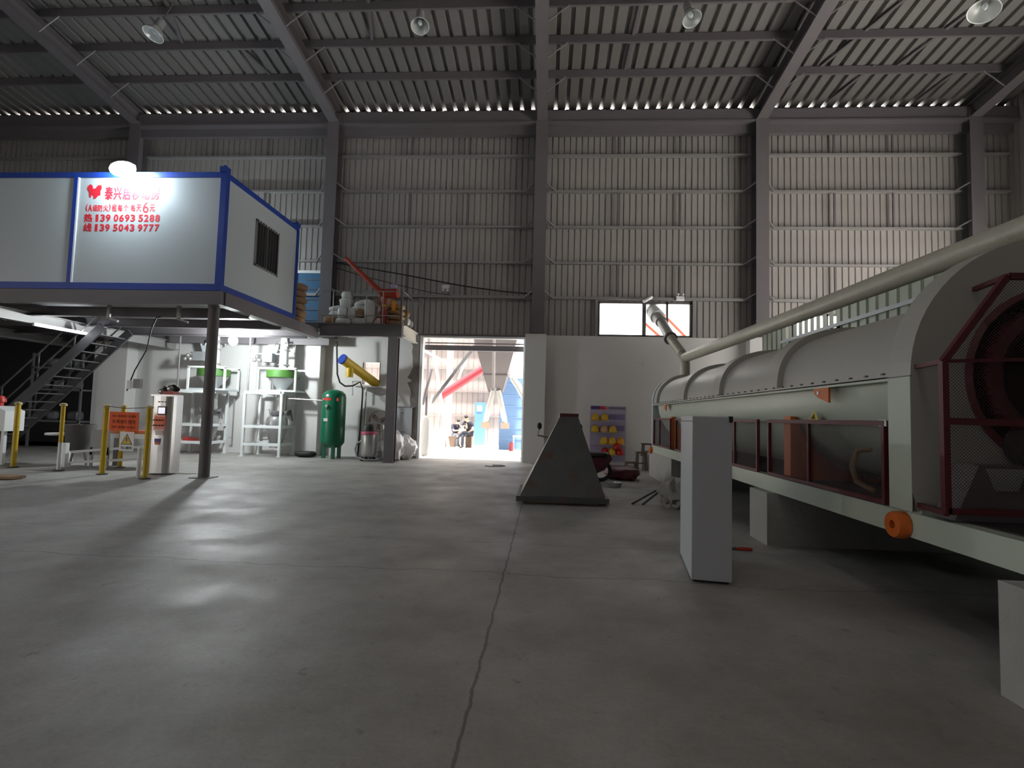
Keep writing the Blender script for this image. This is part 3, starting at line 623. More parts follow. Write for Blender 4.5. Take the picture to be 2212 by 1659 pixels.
# ================================================================ LEFT WORK AREA
def pfc(x0, x1, y0, y1, legs, bars, th=.07):
    pass
def rack(x, y, lab, w=1.25, d=.95, right=True):
    o = thing('packing_machine', (x, y, 0), lab, 'machine', 'packing machines')
    x0, x1, y0, y1 = x, x + w, y, y + d; t = .04
    for (lx, ly) in ((x0, y0), (x1, y0), (x0, y1), (x1, y1)):
        MB().box(lx - t, lx + t, ly - t, ly + t, .02, 2.08).box(lx - .08, lx + .08, ly - .08, ly + .08, 0, .02).build('frame_leg', 'white', o)
    for z, h in ((2.1, .05), (.98, .045), (.40, .045)):
        MB().box(x0 + t, x1 - t, y0 - t, y0 + t, z - h, z + h).box(x0 + t, x1 - t, y1 - t, y1 + t, z - h, z + h).box(x0 - t, x0 + t, y0 + t, y1 - t, z - h, z + h).box(x1 - t, x1 + t, y0 + t, y1 - t, z - h, z + h).build('frame_rail', 'white', o)
    ux0, ux1 = x + .36, x + w + .38; uy0, uy1 = y + .1, y + .9
    for (lx, ly) in ((ux0, uy0), (ux1, uy0), (ux0, uy1), (ux1, uy1)): MB().box(lx - .03, lx + .03, ly - .03, ly + .03, 2.15, 2.92).build('upper_leg', 'white', o)
    MB().box(ux0 - .03, ux1 + .03, uy0 - .03, uy0 + .03, 2.89, 2.95).box(ux0 - .03, ux1 + .03, uy1 - .03, uy1 + .03, 2.89, 2.95).build('upper_rail', 'white', o)
    MB().box(ux0, ux1 + .02, uy0, uy1, 2.15, 2.21).build('tray', 'panelw', o)
    cx, cy = (ux0 + ux1) / 2, (uy0 + uy1) / 2
    MB().lathe((cx, cy, 0), [(.50, 2.62), (.52, 2.64), (.52, 2.86), (.50, 2.88), (.48, 2.8), (.48, 2.64), (.50, 2.62)], 28).build('green_ring', 'greenr', o)['label'] = 'green plastic ring'
    MB().lathe((cx, cy, 0), [(.48, 2.64), (.40, 2.52), (.2, 2.3), (.17, 2.22), (.17, 1.5), (.0, 1.5)], 24).build('dosing_funnel', 'stainless', o)
    px, py = cx, cy
    MB().tube([(px, py, 2.86), (px, py, 3.5), (px, py, 4.05)], [.15, .14, .12], 18).build('feed_pipe', 'white', o)
    for zz in (3.05, 3.55, 3.82): MB().lathe((px, py, zz), [(.15, 0), (.19, 0), (.19, .04), (.15, .04)], 18).build('pipe_clamp', 'stainless', o)
    for k in range(4):
        a = k * PI / 2 + .6; MB().tube([(px + .15 * math.cos(a), py + .15 * math.sin(a), 3.8), (px + .3 * math.cos(a), py + .2 * math.sin(a), 3.86), (px + .34 * math.cos(a), py + .2 * math.sin(a), 3.7)], .025, 8).build('bent_hose', 'stainless', o)
    vx, vy = cx - .1, cy - .05
    MB().lathe((vx, vy, 0), [(0, 1.36), (.12, 1.36), (.3, 1.3), (.34, 1.2), (.34, .98), (.28, .7), (.22, .5), (.2, .28), (0, .28)], 26).build('pressure_vessel', 'alu', o)
    MB().lathe((vx, vy, 0), [(.16, 1.34), (.2, 1.38), (.2, 1.48), (.16, 1.52)], 20).build('vessel_neck', 'steel_dark', o)
    MB().sphere((vx + .42, vy - .1, 1.45), (.12, .1, .09)).tube([(vx + .3, vy, 1.4), (vx + .5, vy - .1, 1.55), (vx + .58, vy - .1, 1.2)], .025, 8).build('air_valve', 'steel_dark', o)
    MB().tube([(vx - .5, vy, .75), (vx - .5, vy, 1.5), (vx - .3, vy, 1.55), (vx - .2, vy, 1.2)], .018, 8).build('air_hose', 'stainless', o)
    MB().tube([(vx - .5, vy - .2, .55), (vx + .45, vy - .2, .6)], .02, 8).build('air_pipe', 'alu', o)
    MB().tube([(x + .04, y + .05, 2.15), (x + .04, y + .05, 4.05)], .03, 8).build('hanger_pipe', 'alu', o)
    MB().box(x + .1, x + .9, y + .5, y + .54, 3.42, 3.48).cb((x + .5, y + .45, 3.3), (.36, .3, .3)).build('control_valve_bank', 'grey', o)
    for q in range(3): MB().sphere((x + .1 + q * .09, y + .25, 3.2 + (q % 2) * .12), .07, 12, 8).build('gauge', 'stainless', o)
    tp = [(cx - .75, cy + .1, 4.08), (cx - .15, cy + .1, 4.08), (cx - .35, cy + .1, 3.4), (cx - .5, cy + .1, 3.4)]
    MB().prism(tp, (0, 1, 0), .3).build('side_chute', 'panelw', o)
    return o
rack(-12.36, 16.95, 'white framed packing machine with green ring, left one behind the round post')
MB().box(-12.3, -11.7, 17.4, 17.8, .42, .55).build('red_tray', 'red', bpy.data.objects['packing_machine'])
rack(-9.92, 16.95, 'white framed packing machine with green ring, right one beside the green tank')
o = thing('air_pipe_run', (-8.2, 17.9, 1.9), 'thin metal air pipe from the right packing machine to the green tank', 'pipe')
MB().tube([(-8.55, 17.2, 1.93), (-7.4, 17.2, 1.9)], .022, 8).build('pipe_length', 'alu', o)
MB().tube([(-11.0, 17.95, .55), (-10.9, 17.95, .5), (-10.9, 17.95, 1.9)], .02, 8).build('pipe_length', 'alu', o)
# air tank
tx, ty = -7.0, 17.2
o = thing('air_tank', (tx, ty, 0), 'tall dark green pressure tank standing by the white pilaster', 'tank')
MB().lathe((tx, ty, 0), [(0, .34), (.15, .35), (.3, .41), (.38, .52), (.385, .6), (.385, 2.0), (.36, 2.12), (.26, 2.22), (.1, 2.27), (0, 2.28)], 32).build('tank_shell', 'green', o)
for k in range(3):
    a = -PI / 2 + .5 + k * 2 * PI / 3; MB().cb((tx + .28 * math.cos(a), ty + .28 * math.sin(a), .24), (.1, .1, .48)).build('tank_leg', 'green', o)
MB().lathe((tx, ty, 0), [(.387, 1.9), (.389, 1.9), (.389, 1.985), (.387, 1.985)], 12, 'Z', True, -PI / 2 - .75, -PI / 2 + .15).build('red_strip', 'red', o)['label'] = 'red strip with small white marks'
for q in range(5): MB().cb((tx - .23 + .07 * q, ty - .372 + .02 * abs(q - 3), 1.945), (.03, .008, .035)).build('label_mark', 'white', o)
MB().cb((tx + .24, ty - .32, 1.93), (.06, .02, .1)).build('red_dot', 'red', o)
MB().tube([(tx - .08, ty - .38, 1.72), (tx - .08, ty - .44, 1.72)], .05, 14).tube([(tx - .08, ty - .40, 1.72), (tx - .08, ty - .40, 1.6)], .015, 8).build('pressure_gauge', 'stainless', o)
MB().cb((tx - .1, ty - .388, 1.27), (.13, .01, .1)).build('type_plate', 'white', o)
o = tag(lump((-7.95, 17.35, .1), (.7, .4, .2), 3).build('folded_tarpaulin', 'black'), 'low black bundle on the floor left of the green tank', 'bundle')
# screw conveyor
o = thing('screw_conveyor', (-6.6, 16.95, 2.4), 'yellow screw conveyor with blue end cap poking out of the wall hole', 'conveyor')
a = Vector((-6.66, 16.9, 3.26)); b = Vector((-5.95, 18.3, 2.55)); dd = (b - a).normalized()
MB().tube([a, b], .16, 24).build('conveyor_tube', 'yellow', o)
MB().tube([a - dd * .04, a + dd * .02], .175, 24).build('blue_end_cap', 'blue', o)
c = a + dd * .35; MB().tube([c, c + Vector((0, 0, -.42))], .12, 18).build('outlet_spout', 'yellow', o)
MB().box(-6.5, -5.75, 17.7, 18.15, 2.40, 2.44).tube([(-6.12, 17.75, .02), (-6.12, 17.75, 2.42)], .03, 8).box(-6.6, -6.57, 17.7, 17.73, 2.1, 2.6).box(-6.6, -6.1, 17.7, 17.73, 2.57, 2.6).build('support_bracket', 'alu', o)
tag(MB().tube([(-7.05, 17.3, 3.9), (-7.02, 17.3, 3.4), (-6.98, 17.3, 2.8), (-6.88, 17.3, 2.52), (-6.7, 17.32, 2.4), (-6.45, 17.35, 2.42), (-6.22, 17.4, 2.56), (-6.12, 17.4, 2.3), (-6.13, 17.4, 1.6), (-6.15, 17.4, .9), (-6.2, 17.4, .03)], .028, 10).build('black_hose', 'black'), 'black hose looping from the platform down past the yellow conveyor', 'hose')
# vacuum cleaner
vx, vy = -5.62, 16.75
o = thing('vacuum_cleaner', (vx, vy, 0), 'steel drum vacuum cleaner with pink band and hose', 'vacuum cleaner')
MB().lathe((vx, vy, 0), [(0, .14), (.2, .14), (.235, .2), (.235, .82), (.22, .86), (0, .86)], 26).build('drum', 'stainless', o)
MB().lathe((vx, vy, 0), [(.24, .84), (.26, .85), (.26, .93), (.24, .94)], 26).build('band', mat('pink_band', (.55, .12, .2), .5), o)
MB().lathe((vx, vy, 0), [(.24, .93), (.22, 1.08), (.16, 1.16), (0, 1.17)], 26).build('motor_head', 'black', o)
for k in range(4): MB().sphere((vx + .2 * math.cos(k * PI / 2 + .7), vy + .2 * math.sin(k * PI / 2 + .7), .06), .06, 10, 7).build('castor', 'black', o)
MB().tube([(vx - .24, vy, .62), (vx - .38, vy, .55), (vx - .42, vy - .05, .35), (vx - .3, vy - .2, .12), (vx, vy - .3, .05), (vx + .3, vy - .22, .05), (vx + .42, vy, .12), (vx + .3, vy + .05, .3)], .03, 10).build('suction_hose', 'grey', o)
MB().tube([(vx + .25, vy + .1, .1), (vx + .42, vy + .1, .5), (vx + .42, vy + .1, 1.15), (vx + .3, vy + .1, 1.2), (vx - .1, vy + .1, 1.2)], .015, 8).build('push_handle', 'alu', o)
# fan
fx, fy = -5.5, 17.4
o = thing('pedestal_fan', (fx, fy, 0), 'large round wire-guard floor fan behind the vacuum cleaner', 'fan')
rot = Matrix.Rotation(R(12), 3, 'Z')
mb = MB().lathe((fx, fy, 1.27), [(.34, -.06), (.35, -.06), (.35, .06), (.34, .06), (.34, -.06)], 36, 'Y', False)
for k in range(24):
    a = 2 * PI * k / 24; mb.tube([(fx + .08 * math.cos(a), fy - .1, 1.27 + .08 * math.sin(a)), (fx + .34 * math.cos(a), fy - .05, 1.27 + .34 * math.sin(a))], .003, 4, False)
mb.build('wire_guard', 'brownwood', o)
for k in range(3):
    a = 2 * PI * k / 3 + .4; MB().cb((fx + .16 * math.cos(a), fy, 1.27 + .16 * math.sin(a)), (.26, .015, .13), Matrix.Rotation(-a, 3, 'Y')).build('fan_blade', 'brownwood', o)
MB().tube([(fx, fy - .04, 1.27), (fx, fy + .22, 1.27)], .08, 16).build('fan_motor', 'steel_dark', o)
MB().tube([(fx, fy + .1, .03), (fx, fy + .1, 1.27)], .02, 10).build('pole', 'steel_dark', o)
MB().lathe((fx, fy + .1, 0), [(0, 0), (.24, 0), (.22, .04), (0, .05)], 20).build('base', 'steel_dark', o)
# bags of film
tag(lump((-4.98, 17.15, .47), (.80, .7, .98), 11, .28, 26, 16, 2.3).build('plastic_film_heap', 'plastic'), 'big crumpled heap of white plastic bags left of the H-shaped post', 'bag', 'plastic heaps')
tag(lump((-4.72, 17.72, .38), (.86, .6, .78), 17, .3, 26, 16, 2.2).build('plastic_film_heap', 'plastic'), 'smaller crumpled heap of white plastic bags right of the H-shaped post', 'bag', 'plastic heaps')
# whiteboard
o = thing('notice_board', (-4.95, 18.15, .8), 'pale rectangular notice board leaning on the wall left of the doorway', 'board')
MB().box(-5.32, -4.60, 18.12, 18.16, .78, 1.74).build('board_sheet', 'cream', o)
MB().box(-5.36, -4.56, 18.10, 18.17, 1.74, 1.78).build('top_strip', 'grey', o)
for (x, z, w_) in ((-4.95, 1.55, .12), (-4.98, 1.45, .04), (-4.98, 1.36, .04), (-5.12, 1.45, .03), (-5.12, 1.36, .03), (-4.9, .9, .14)): MB().box(x - w_ / 2, x + w_ / 2, 18.11, 18.12, z - .02, z + .02).build('printed_mark', 'grey', o)
# control cabinet
cx, cy = -8.82, 11.85
o = thing('control_cabinet', (cx, cy, 0), 'stainless steel control cabinet with small screen beside the yellow posts', 'control cabinet')
prof = []
for k in range(13):
    a = PI + PI * k / 12; prof.append((cx + .245 * math.copysign(abs(math.cos(a)) ** .5, math.cos(a)), cy + .2 * math.copysign(abs(math.sin(a)) ** .5, math.sin(a))))
poly = [(x, y, .03) for x, y in prof] + [(cx + .245, cy + .22, .03), (cx - .245, cy + .22, .03)]
MB().prism(poly, (0, 0, 1), 1.76).build('cabinet_body', 'stainless', o)
fy_ = cy - .205
sc_ = MB().box(cx - .05, cx + .15, fy_ - .01, fy_ + .01, 1.36, 1.56).build('screen_bezel', 'steel_dark', o)
MB().box(cx - .03, cx + .13, fy_ - .014, fy_ - .01, 1.39, 1.53).build('screen', 'screen', sc_)
for q in range(3): MB().tube([(cx - .03 + q * .08, fy_, 1.66), (cx - .03 + q * .08, fy_ - .02, 1.66)], .012, 10).build('indicator', 'black', o)
for r_ in range(2):
    for q in range(4): MB().tube([(cx - .12 + q * .07, fy_, 1.24 - r_ * .12), (cx - .12 + q * .07, fy_ - .025, 1.24 - r_ * .12)], .014, 10).build('knob', 'black', o)
MB().box(cx - .07, cx + .11, fy_ - .006, fy_, .9, 1.0).build('white_plate', 'white', o)
MB().box(cx - .08, cx + .06, fy_ - .006, fy_, .74, .82).build('violet_sticker', mat('violet', (.12, .06, .3), .5), o)
MB().box(cx - .07, cx + .05, fy_ - .006, fy_, .68, .74).build('orange_sticker', 'orange', o)
MB().box(cx - .24, cx + .24, cy - .2, cy + .22, 1.79, 1.83).build('top_cap', 'stainless', o)
tag(MB().cb((cx + .12, cy - .05, 1.87), (.26, .2, .07)).build('red_box', 'red'), 'red case lying on top of the control cabinet', 'case')
o = thing('tool_pile', (cx - .05, cy, 1.84), 'jumble of black and metal fittings on the control cabinet top, beside the red case', 'fittings')
for i, (x, z, s) in enumerate(((-.2, .08, .07), (-.1, .12, .08), (.02, .15, .09), (.14, .14, .07), (-.16, .17, .05), (.08, .2, .05))): MB().sphere((cx + x - .02, cy + .12, 1.83 + z), (s * 1.3, s, s), 10, 7).build('fitting', 'black' if i % 2 else 'stainless', o)
# pendant controller
o = thing('pendant_controller', (-9.55, 12.05, 2.0), 'hanging pendant controller on a black cable above the warning banner', 'controller')
MB().tube([(-9.45, 12.3, 3.75), (-9.52, 12.25, 3.72), (-9.56, 12.15, 3.4), (-9.6, 12.1, 2.9), (-9.78, 12.0, 2.4), (-9.88, 11.95, 2.0), (-9.9, 11.95, 1.9)], .014, 8).build('cable', 'black', o)
MB().cb((-9.84, 11.95, 2.05), (.08, .08, .2)).build('handset', 'white', o)
MB().cb((-9.68, 12.0, 2.08), (.16, .1, .22)).build('junction_box', 'grey', o)
# yellow posts
BP = [(-12.66, 12.0, 'leftmost yellow post, beside the white feeder box'), (-9.86, 11.36, 'yellow post at the left edge of the orange banner'), (-8.49, 10.9, 'yellow post at the right edge of the orange banner'), (-10.6, 12.73, 'yellow post behind the warning sign')]
po = None
def ypost(x, y, lab, low=None):
    o = thing('yellow_post', (x, y, 0), lab, 'post', 'yellow posts')
    if low: MB().tube([(x, y, .02), (x, y, .66)], .045, 14).build('white_sleeve', 'white', o); z0 = .66
    else: z0 = .02
    MB().tube([(x, y, z0), (x, y, 1.5)], .055 if not low else .043, 16).build('post_tube', 'yellow', o)
    MB().lathe((x, y, 1.5), [(.055, 0), (.075, .01), (.075, .05), (.05, .07), (0, .075)], 16).build('post_cap', mat('pale_cap', (.6, .5, .25), .5) if 'pale_cap' not in bpy.data.materials else bpy.data.materials['pale_cap'], o)
    MB().lathe((x, y, 0), [(0, 0), (.11, 0), (.11, .02), (.05, .03)], 16).build('post_foot', 'rust', o)
for x, y, l in BP: ypost(x, y, l)
ypost(-11.22, 11.7, 'yellow post with a white lower half, second from left', True)
o = thing('white_post', (-8.76, 11.05, 0), 'short white post in front of the warning sign', 'post')
MB().tube([(-8.76, 11.05, 0), (-8.76, 11.05, .62)], .045, 14).sphere((-8.76, 11.05, .62), .05, 12, 7).build('post_tube', 'white', o)
tag(MB().tube([(-9.86, 11.36, 1.53), (-9.2, 11.12, 1.49), (-8.49, 10.9, 1.52)], .008, 6).build('steel_wire', 'black'), 'dark wire strung between the tops of two yellow posts above the banner', 'wire')
# banner (a cloth of real thickness) with two rows of faded marks
o = thing('warning_banner', (-9.15, 11.05, 1.0), 'orange cloth banner with faded writing tied between two yellow posts', 'banner')
bdir = Vector((1.0, -.336, 0)).normalized(); ba = Vector((-9.66, 11.29 - .06, 0)); L_ = 1.0
vs = []; fs = []; nx_ = 16
for j in range(2):
    for i in range(nx_ + 1):
        p_ = ba + bdir * (L_ * i / nx_) + Vector((0, .012 * math.sin(i * 1.1), 0)); vs.append((p_.x, p_.y, 1.41 if j else 1.0 + .006 * math.sin(i)))
fs = [(i, i + 1, nx_ + 2 + i, nx_ + 1 + i) for i in range(nx_)]
bo = MB().add(vs, fs).build('banner_cloth', 'banner', o); sm_ = bo.modifiers.new('thick', 'SOLIDIFY'); sm_.thickness = .008
fade = mat('faded_ink', (.35, .05, .01), .8)
random.seed(2)
for z, n_, h in ((1.32, 9, .05), (1.2, 6, .08), (1.08, 8, .05)):
    for i in range(n_):
        p_ = ba + bdir * (.1 + .8 * (i + .5) / n_); MB().cb((p_.x, p_.y - .018, z), (.8 / n_ * .6, .004, h), Matrix.Rotation(math.atan2(bdir.y, bdir.x), 3, 'Z')).build('faded_mark', fade, o)
# warning sign
o = thing('electric_warning_sign', (-9.12, 11.1, .56), 'white warning sign with yellow lightning triangle below the orange banner', 'sign')
sx0, sy0 = -9.12, 11.1
MB().box(sx0 - .16, sx0 + .16, sy0, sy0 + .008, .56, .98).build('sign_plate', 'white', o)
MB().prism([(sx0 - .135, sy0, .70), (sx0 + .135, sy0, .70), (sx0, sy0, .94)], (0, -1, 0), .003).build('triangle_border', 'blackink', o)
MB().prism([(sx0 - .11, sy0 - .003, .715), (sx0 + .11, sy0 - .003, .715), (sx0, sy0 - .003, .915)], (0, -1, 0), .002).build('yellow_triangle', 'yellow', o)
MB().prism([(sx0 - .012, sy0 - .005, .86), (sx0 + .012, sy0 - .005, .86), (sx0 + .004, sy0 - .005, .81), (sx0 + .018, sy0 - .005, .81), (sx0 - .004, sy0 - .005, .735), (sx0, sy0 - .005, .785), (sx0 - .016, sy0 - .005, .785)], (0, -1, 0), .002).build('lightning_bolt', 'blackink', o)
text_mesh('sign_text', '当心触电', .07, (sx0 - .13, sy0 - .003, .60), 'blackink', o, fit=(.26, .065))
# scale / roller table behind posts
o = thing('roller_table', (-10.9, 12.6, 0), 'white sealing table with orange top behind the yellow posts', 'table')
MB().box(-11.35, -9.75, 12.9, 13.4, .84, .92).build('orange_top', 'orange', o)
MB().box(-11.35, -9.75, 12.85, 13.4, .72, .84).build('table_apron', 'white', o)
for x in (-11.0, -10.1): MB().cb((x, 13.1, .36), (.12, .12, .72)).build('table_leg', 'steel_dark', o)
MB().bar((-11.6, 12.4, .38), (-9.2, 12.9, .62), .05, .06).bar((-11.6, 12.4, .12), (-9.2, 12.9, .3), .05, .06).box(-11.75, -11.65, 12.3, 12.4, .02, .6).build('low_frame', 'white', o)
o = thing('white_pedestal_table', (-12.4, 12.9, 0), 'small white T-shaped stand between the two leftmost yellow posts', 'stand')
MB().lathe((-12.65, 13.2, 0), [(0, .74), (.34, .74), (.34, .79), (0, .8)], 24).build('round_top', 'white', o)
MB().cb((-12.4, 13.2, .37), (.12, .12, .74)).build('stand_leg', 'white', o)
o = thing('dark_bin', (-11.95, 12.9, 0), 'dark tapering metal bin beside the small white stand', 'bin')
MB().lathe((-11.95, 13.0, 0), [(0, .35), (.18, .35), (.3, .6), (.34, 1.04), (.32, 1.04), (.2, .5), (0, .45)], 20).build('bin_body', 'steel_dark', o)
for s in (-.15, .15): MB().bar((-11.95 + s, 13.0, .4), (-11.95 + s * 1.5, 13.0, 0), .04, .04).build('bin_leg', 'steel_dark', o)
MB().tube([(-12.2, 12.75, 1.04), (-11.7, 12.75, 1.04)], .01, 6).build('bin_rim_rod', 'alu', o)
o = thing('grey_board', (-11.0, 12.4, 0), 'grey panel leaning behind the half-white yellow post', 'panel')
MB().bar((-11.25, 12.55, .62), (-10.75, 12.55, .62), .02, .62).build('board_panel', 'grey', o)
MB().box(-11.24, -11.18, 12.54, 12.58, 0, .5).box(-10.82, -10.76, 12.54, 12.58, 0, .5).build('board_leg', 'grey', o)
# white feeder box with red dome at the left edge
o = thing('feeder_box', (-13.9, 12.4, 0), 'white machine box with a red dome at the left edge of the picture', 'machine')
MB().prism([(-14.4, 12.3, .84), (-13.3, 12.3, .84), (-13.3, 12.3, 1.34), (-13.6, 12.3, 1.46), (-14.4, 12.3, 1.46)], (0, 1, 0), .5).build('box_body', 'white', o)
MB().lathe((-13.72, 12.5, 1.46), [(.1, 0), (.1, .08), (.15, .1), (.15, .16), (.1, .25), (0, .27)], 20).build('red_dome', 'red', o)
for x in (-14.3, -13.5): MB().cb((x, 12.5, .42), (.08, .08, .84)).build('machine_leg', 'white', o)
# pallet board on floor
o = thing('wooden_board', (-10.9, 10.1, 0), 'broken brown plank on the floor at the left edge', 'plank')
MB().bar((-11.9, 10.2, .05), (-10.62, 10.2, .04), .3, .05).build('plank_board', 'wood', o)
MB().bar((-11.8, 10.12, .015), (-10.9, 10.12, .015), .08, .03).build('plank_batten', 'wood', o)

# ================================================================ MIDDLE OF THE HALL
# steel hopper standing mouth-down
o = thing('steel_hopper', (.35, 10.3, 0), 'dark rusty steel hopper standing upside down on the floor', 'hopper')
bz_, tz = .13, 1.60; B = [(-.42, 9.55), (1.1, 9.55), (1.1, 11.05), (-.42, 11.05)]; Tt = [(.30, 10.2), (.62, 10.2), (.62, 10.5), (.30, 10.5)]
vs = [(x, y, bz_) for x, y in B] + [(x, y, tz) for x, y in Tt]
MB().add(vs, [(i, (i + 1) % 4, 4 + (i + 1) % 4, 4 + i) for i in range(4)]).build('hopper_body', 'rust', o)
ibot = MB().box(-.48, 1.16, 9.5, 9.56, .05, .14).box(-.48, 1.16, 11.04, 11.1, .05, .14).box(-.48, -.42, 9.56, 11.04, .05, .14).box(1.1, 1.16, 9.56, 11.04, .05, .14).build('base_flange', 'rust', o)
for yk in (9.7, 10.8): MB().box(-.3, 1.0, yk, yk + .1, 0, .05).build('skid', 'wood', o)
mb = MB().box(.28, .64, 10.18, 10.2, 1.57, 1.63).box(.28, .64, 10.5, 10.52, 1.57, 1.63).box(.28, .3, 10.2, 10.5, 1.57, 1.63).box(.62, .64, 10.2, 10.5, 1.57, 1.63); mb.build('mouth_flange', 'maroon', o)
def face(t, u):   # point on front face: t height 0..1, u across 0..1
    a = Vector((B[0][0], 9.55, bz_)).lerp(Vector((Tt[0][0], 10.2, tz)), t); b_ = Vector((B[1][0], 9.55, bz_)).lerp(Vector((Tt[1][0], 10.2, tz)), t); return a.lerp(b_, u)
MB().bar(face(.28, .02), face(.28, .98), .006, .01).build('weld_seam', 'steel_dark', o)
# scooter parked behind the hopper
o = thing('motor_scooter', (1.5, 12.9, 0), 'dark red scooter parked behind the steel hopper, mirrors showing', 'scooter')
mb = MB()
for (c, r_) in (((.35, 12.6, .27), .27), ((1.75, 13.3, .27), .27)): mb.lathe(c, [(r_ - .09, -.05), (r_, -.04), (r_, .04), (r_ - .09, .05), (r_ - .09, -.05)], 24, 'Y')
mb.build('tyres', 'black', o)
MB().tube([(.6, 12.7, .3), (.95, 12.88, .28), (1.35, 13.05, .3), (1.7, 13.2, .5), (1.95, 13.3, .62)], [.12, .16, .2, .24, .12], 14).build('body_shell', 'maroon', o)
MB().tube([(.42, 12.62, .3), (.55, 12.68, .7), (.7, 12.75, 1.0)], [.08, .13, .1], 12).build('front_shield', 'maroon', o)
lump((1.55, 13.12, .66), (.75, .3, .14), 3).build('seat', 'black', o)
MB().tube([(.2, 12.95, 1.1), (.45, 12.85, 1.06), (.9, 12.45, 1.06), (1.2, 12.3, 1.1)], .02, 8).build('handlebar', 'steel_dark', o)
for (x, y) in ((1.12, 12.32), (.18, 12.95)): MB().tube([(x, y, 1.08), (x + .04, y, 1.26)], .008, 6).sphere((x + .04, y, 1.33), (.055, .03, .085), 12, 8).build('mirror', 'black', o)
MB().lathe((.62, 12.6, .98), [(0, -.06), (.07, -.05), (.09, 0), (.07, .05), (0, .06)], 16, 'Y').build('headlamp', 'panelw', o)
o.location.x -= .35
tag(lump((2.0, 13.9, .16), (.9, .7, .32), 21, .3).build('dark_bundle', 'maroon'), 'dark red bundle on the floor below the safety helmets', 'bundle')
tag(MB().lathe((1.75, 13.3, 0), [(0, 0), (.17, 0), (.2, .1), (.17, .12), (.14, .03), (0, .03)], 20).build('metal_basin', 'stainless') if False else MB().lathe((1.62, 12.35, 0), [(0, 0), (.13, 0), (.17, .1), (.16, .11), (.12, .02), (0, .02)], 20).build('metal_basin', 'stainless'), 'small shiny metal basin on the floor right of the hopper', 'basin')
# safety helmet board
o = thing('helmet_rack', (2.1, 18.15, .1), 'lilac poster board with shelves for safety helmets on the white wall', 'rack')
MB().box(1.53, 2.72, 18.14, 18.18, .11, 1.98).build('poster_board', 'lilac', o)
MB().box(1.55, 1.86, 18.13, 18.14, 1.86, 1.97).build('violet_header', mat('deep_violet', (.07, .04, .16), .6), o)
MB().box(2.14, 2.7, 18.13, 18.14, 1.87, 1.95).build('grey_header', mat('header_grey', (.18, .16, .22), .6), o)
MB().prism([(1.86, 18.14, 1.86), (2.06, 18.14, 1.86), (1.98, 18.14, 1.97), (1.86, 18.14, 1.97)], (0, -1, 0), .01).build('red_header', 'redink', o)
MB().prism([(2.09, 18.14, 1.86), (2.12, 18.14, 1.86), (2.04, 18.14, 1.97), (2.01, 18.14, 1.97)], (0, -1, 0), .01).build('red_slash', 'redink', o)
for z in (1.48, 1.09, .70, .35): MB().box(1.6, 2.66, 17.86, 18.14, z - .015, z).build('shelf_board', 'cream', o)
for z in (1.62, 1.24): MB().box(2.15, 2.68, 18.13, 18.14, z - .09, z + .09).build('violet_panel', mat('violet_panel%d' % int(z * 100), (.22, .18, .36), .6), o)
H = [(1.68, 1.48, 'y', 'yellow safety helmet, left on the top shelf'), (2.0, 1.48, 'y', 'yellow safety helmet, right on the top shelf'), (1.68, 1.09, 'y', 'yellow safety helmet, leftmost on the second shelf'), (1.98, 1.09, 'p', 'pale pinkish safety helmet in the middle of the second shelf'), (2.27, 1.09, 'y', 'yellow safety helmet, rightmost on the second shelf'),
     (1.98, .70, 'y', 'yellow safety helmet, leftmost on the third shelf'), (2.26, .70, 'y', 'yellow safety helmet, middle of the third shelf'), (2.54, .70, 'o', 'orange-yellow safety helmet, rightmost on the third shelf'), (2.02, .35, 'r', 'dark red safety helmet, leftmost on the bottom shelf'), (2.26, .35, 'y', 'yellow safety helmet on the bottom shelf between red ones'), (2.52, .35, 'r', 'bright red safety helmet, rightmost on the bottom shelf')]
M['hatpink'] = mat('pink_hat_plastic', (.60, .36, .22), .4); M['hatorange'] = mat('orange_hat_plastic', (.80, .34, .02), .4)
for x, z, c, lab in H:
    m = {'y': 'hatyellow', 'p': 'hatpink', 'o': 'hatorange', 'r': 'hatred'}[c]
    o = thing('safety_helmet', (x, 17.98, z), lab, 'helmet', 'safety helmets on the rack')
    MB().lathe((x, 17.98, z + .03), [(.125, 0), (.13, .05), (.115, .12), (.08, .18), (.03, .205), (0, .21)], 22).build('helmet_shell', m, o)
    MB().lathe((x, 17.98, z + .0), [(.125, .03), (.155, .015), (.15, .005), (.12, .02)], 22).build('brim', m, o)
    MB().tube([(x, 17.86, z + .1), (x, 17.9, z + .2), (x, 17.98, z + .245), (x, 18.06, z + .2)], .012, 8).build('ridge', m, o)
o = thing('safety_helmet', (2.40, 17.84, .62), 'red safety helmet hanging above the bottom shelf', 'helmet', 'safety helmets on the rack')
MB().lathe((2.40, 17.84, .58), [(.12, 0), (.125, .05), (.11, .11), (.07, .16), (0, .18)], 22).build('helmet_shell', 'hatred', o)
MB().lathe((2.40, 17.84, .55), [(.12, .03), (.15, .015), (.145, .005), (.12, .02)], 22).build('brim', 'hatred', o)
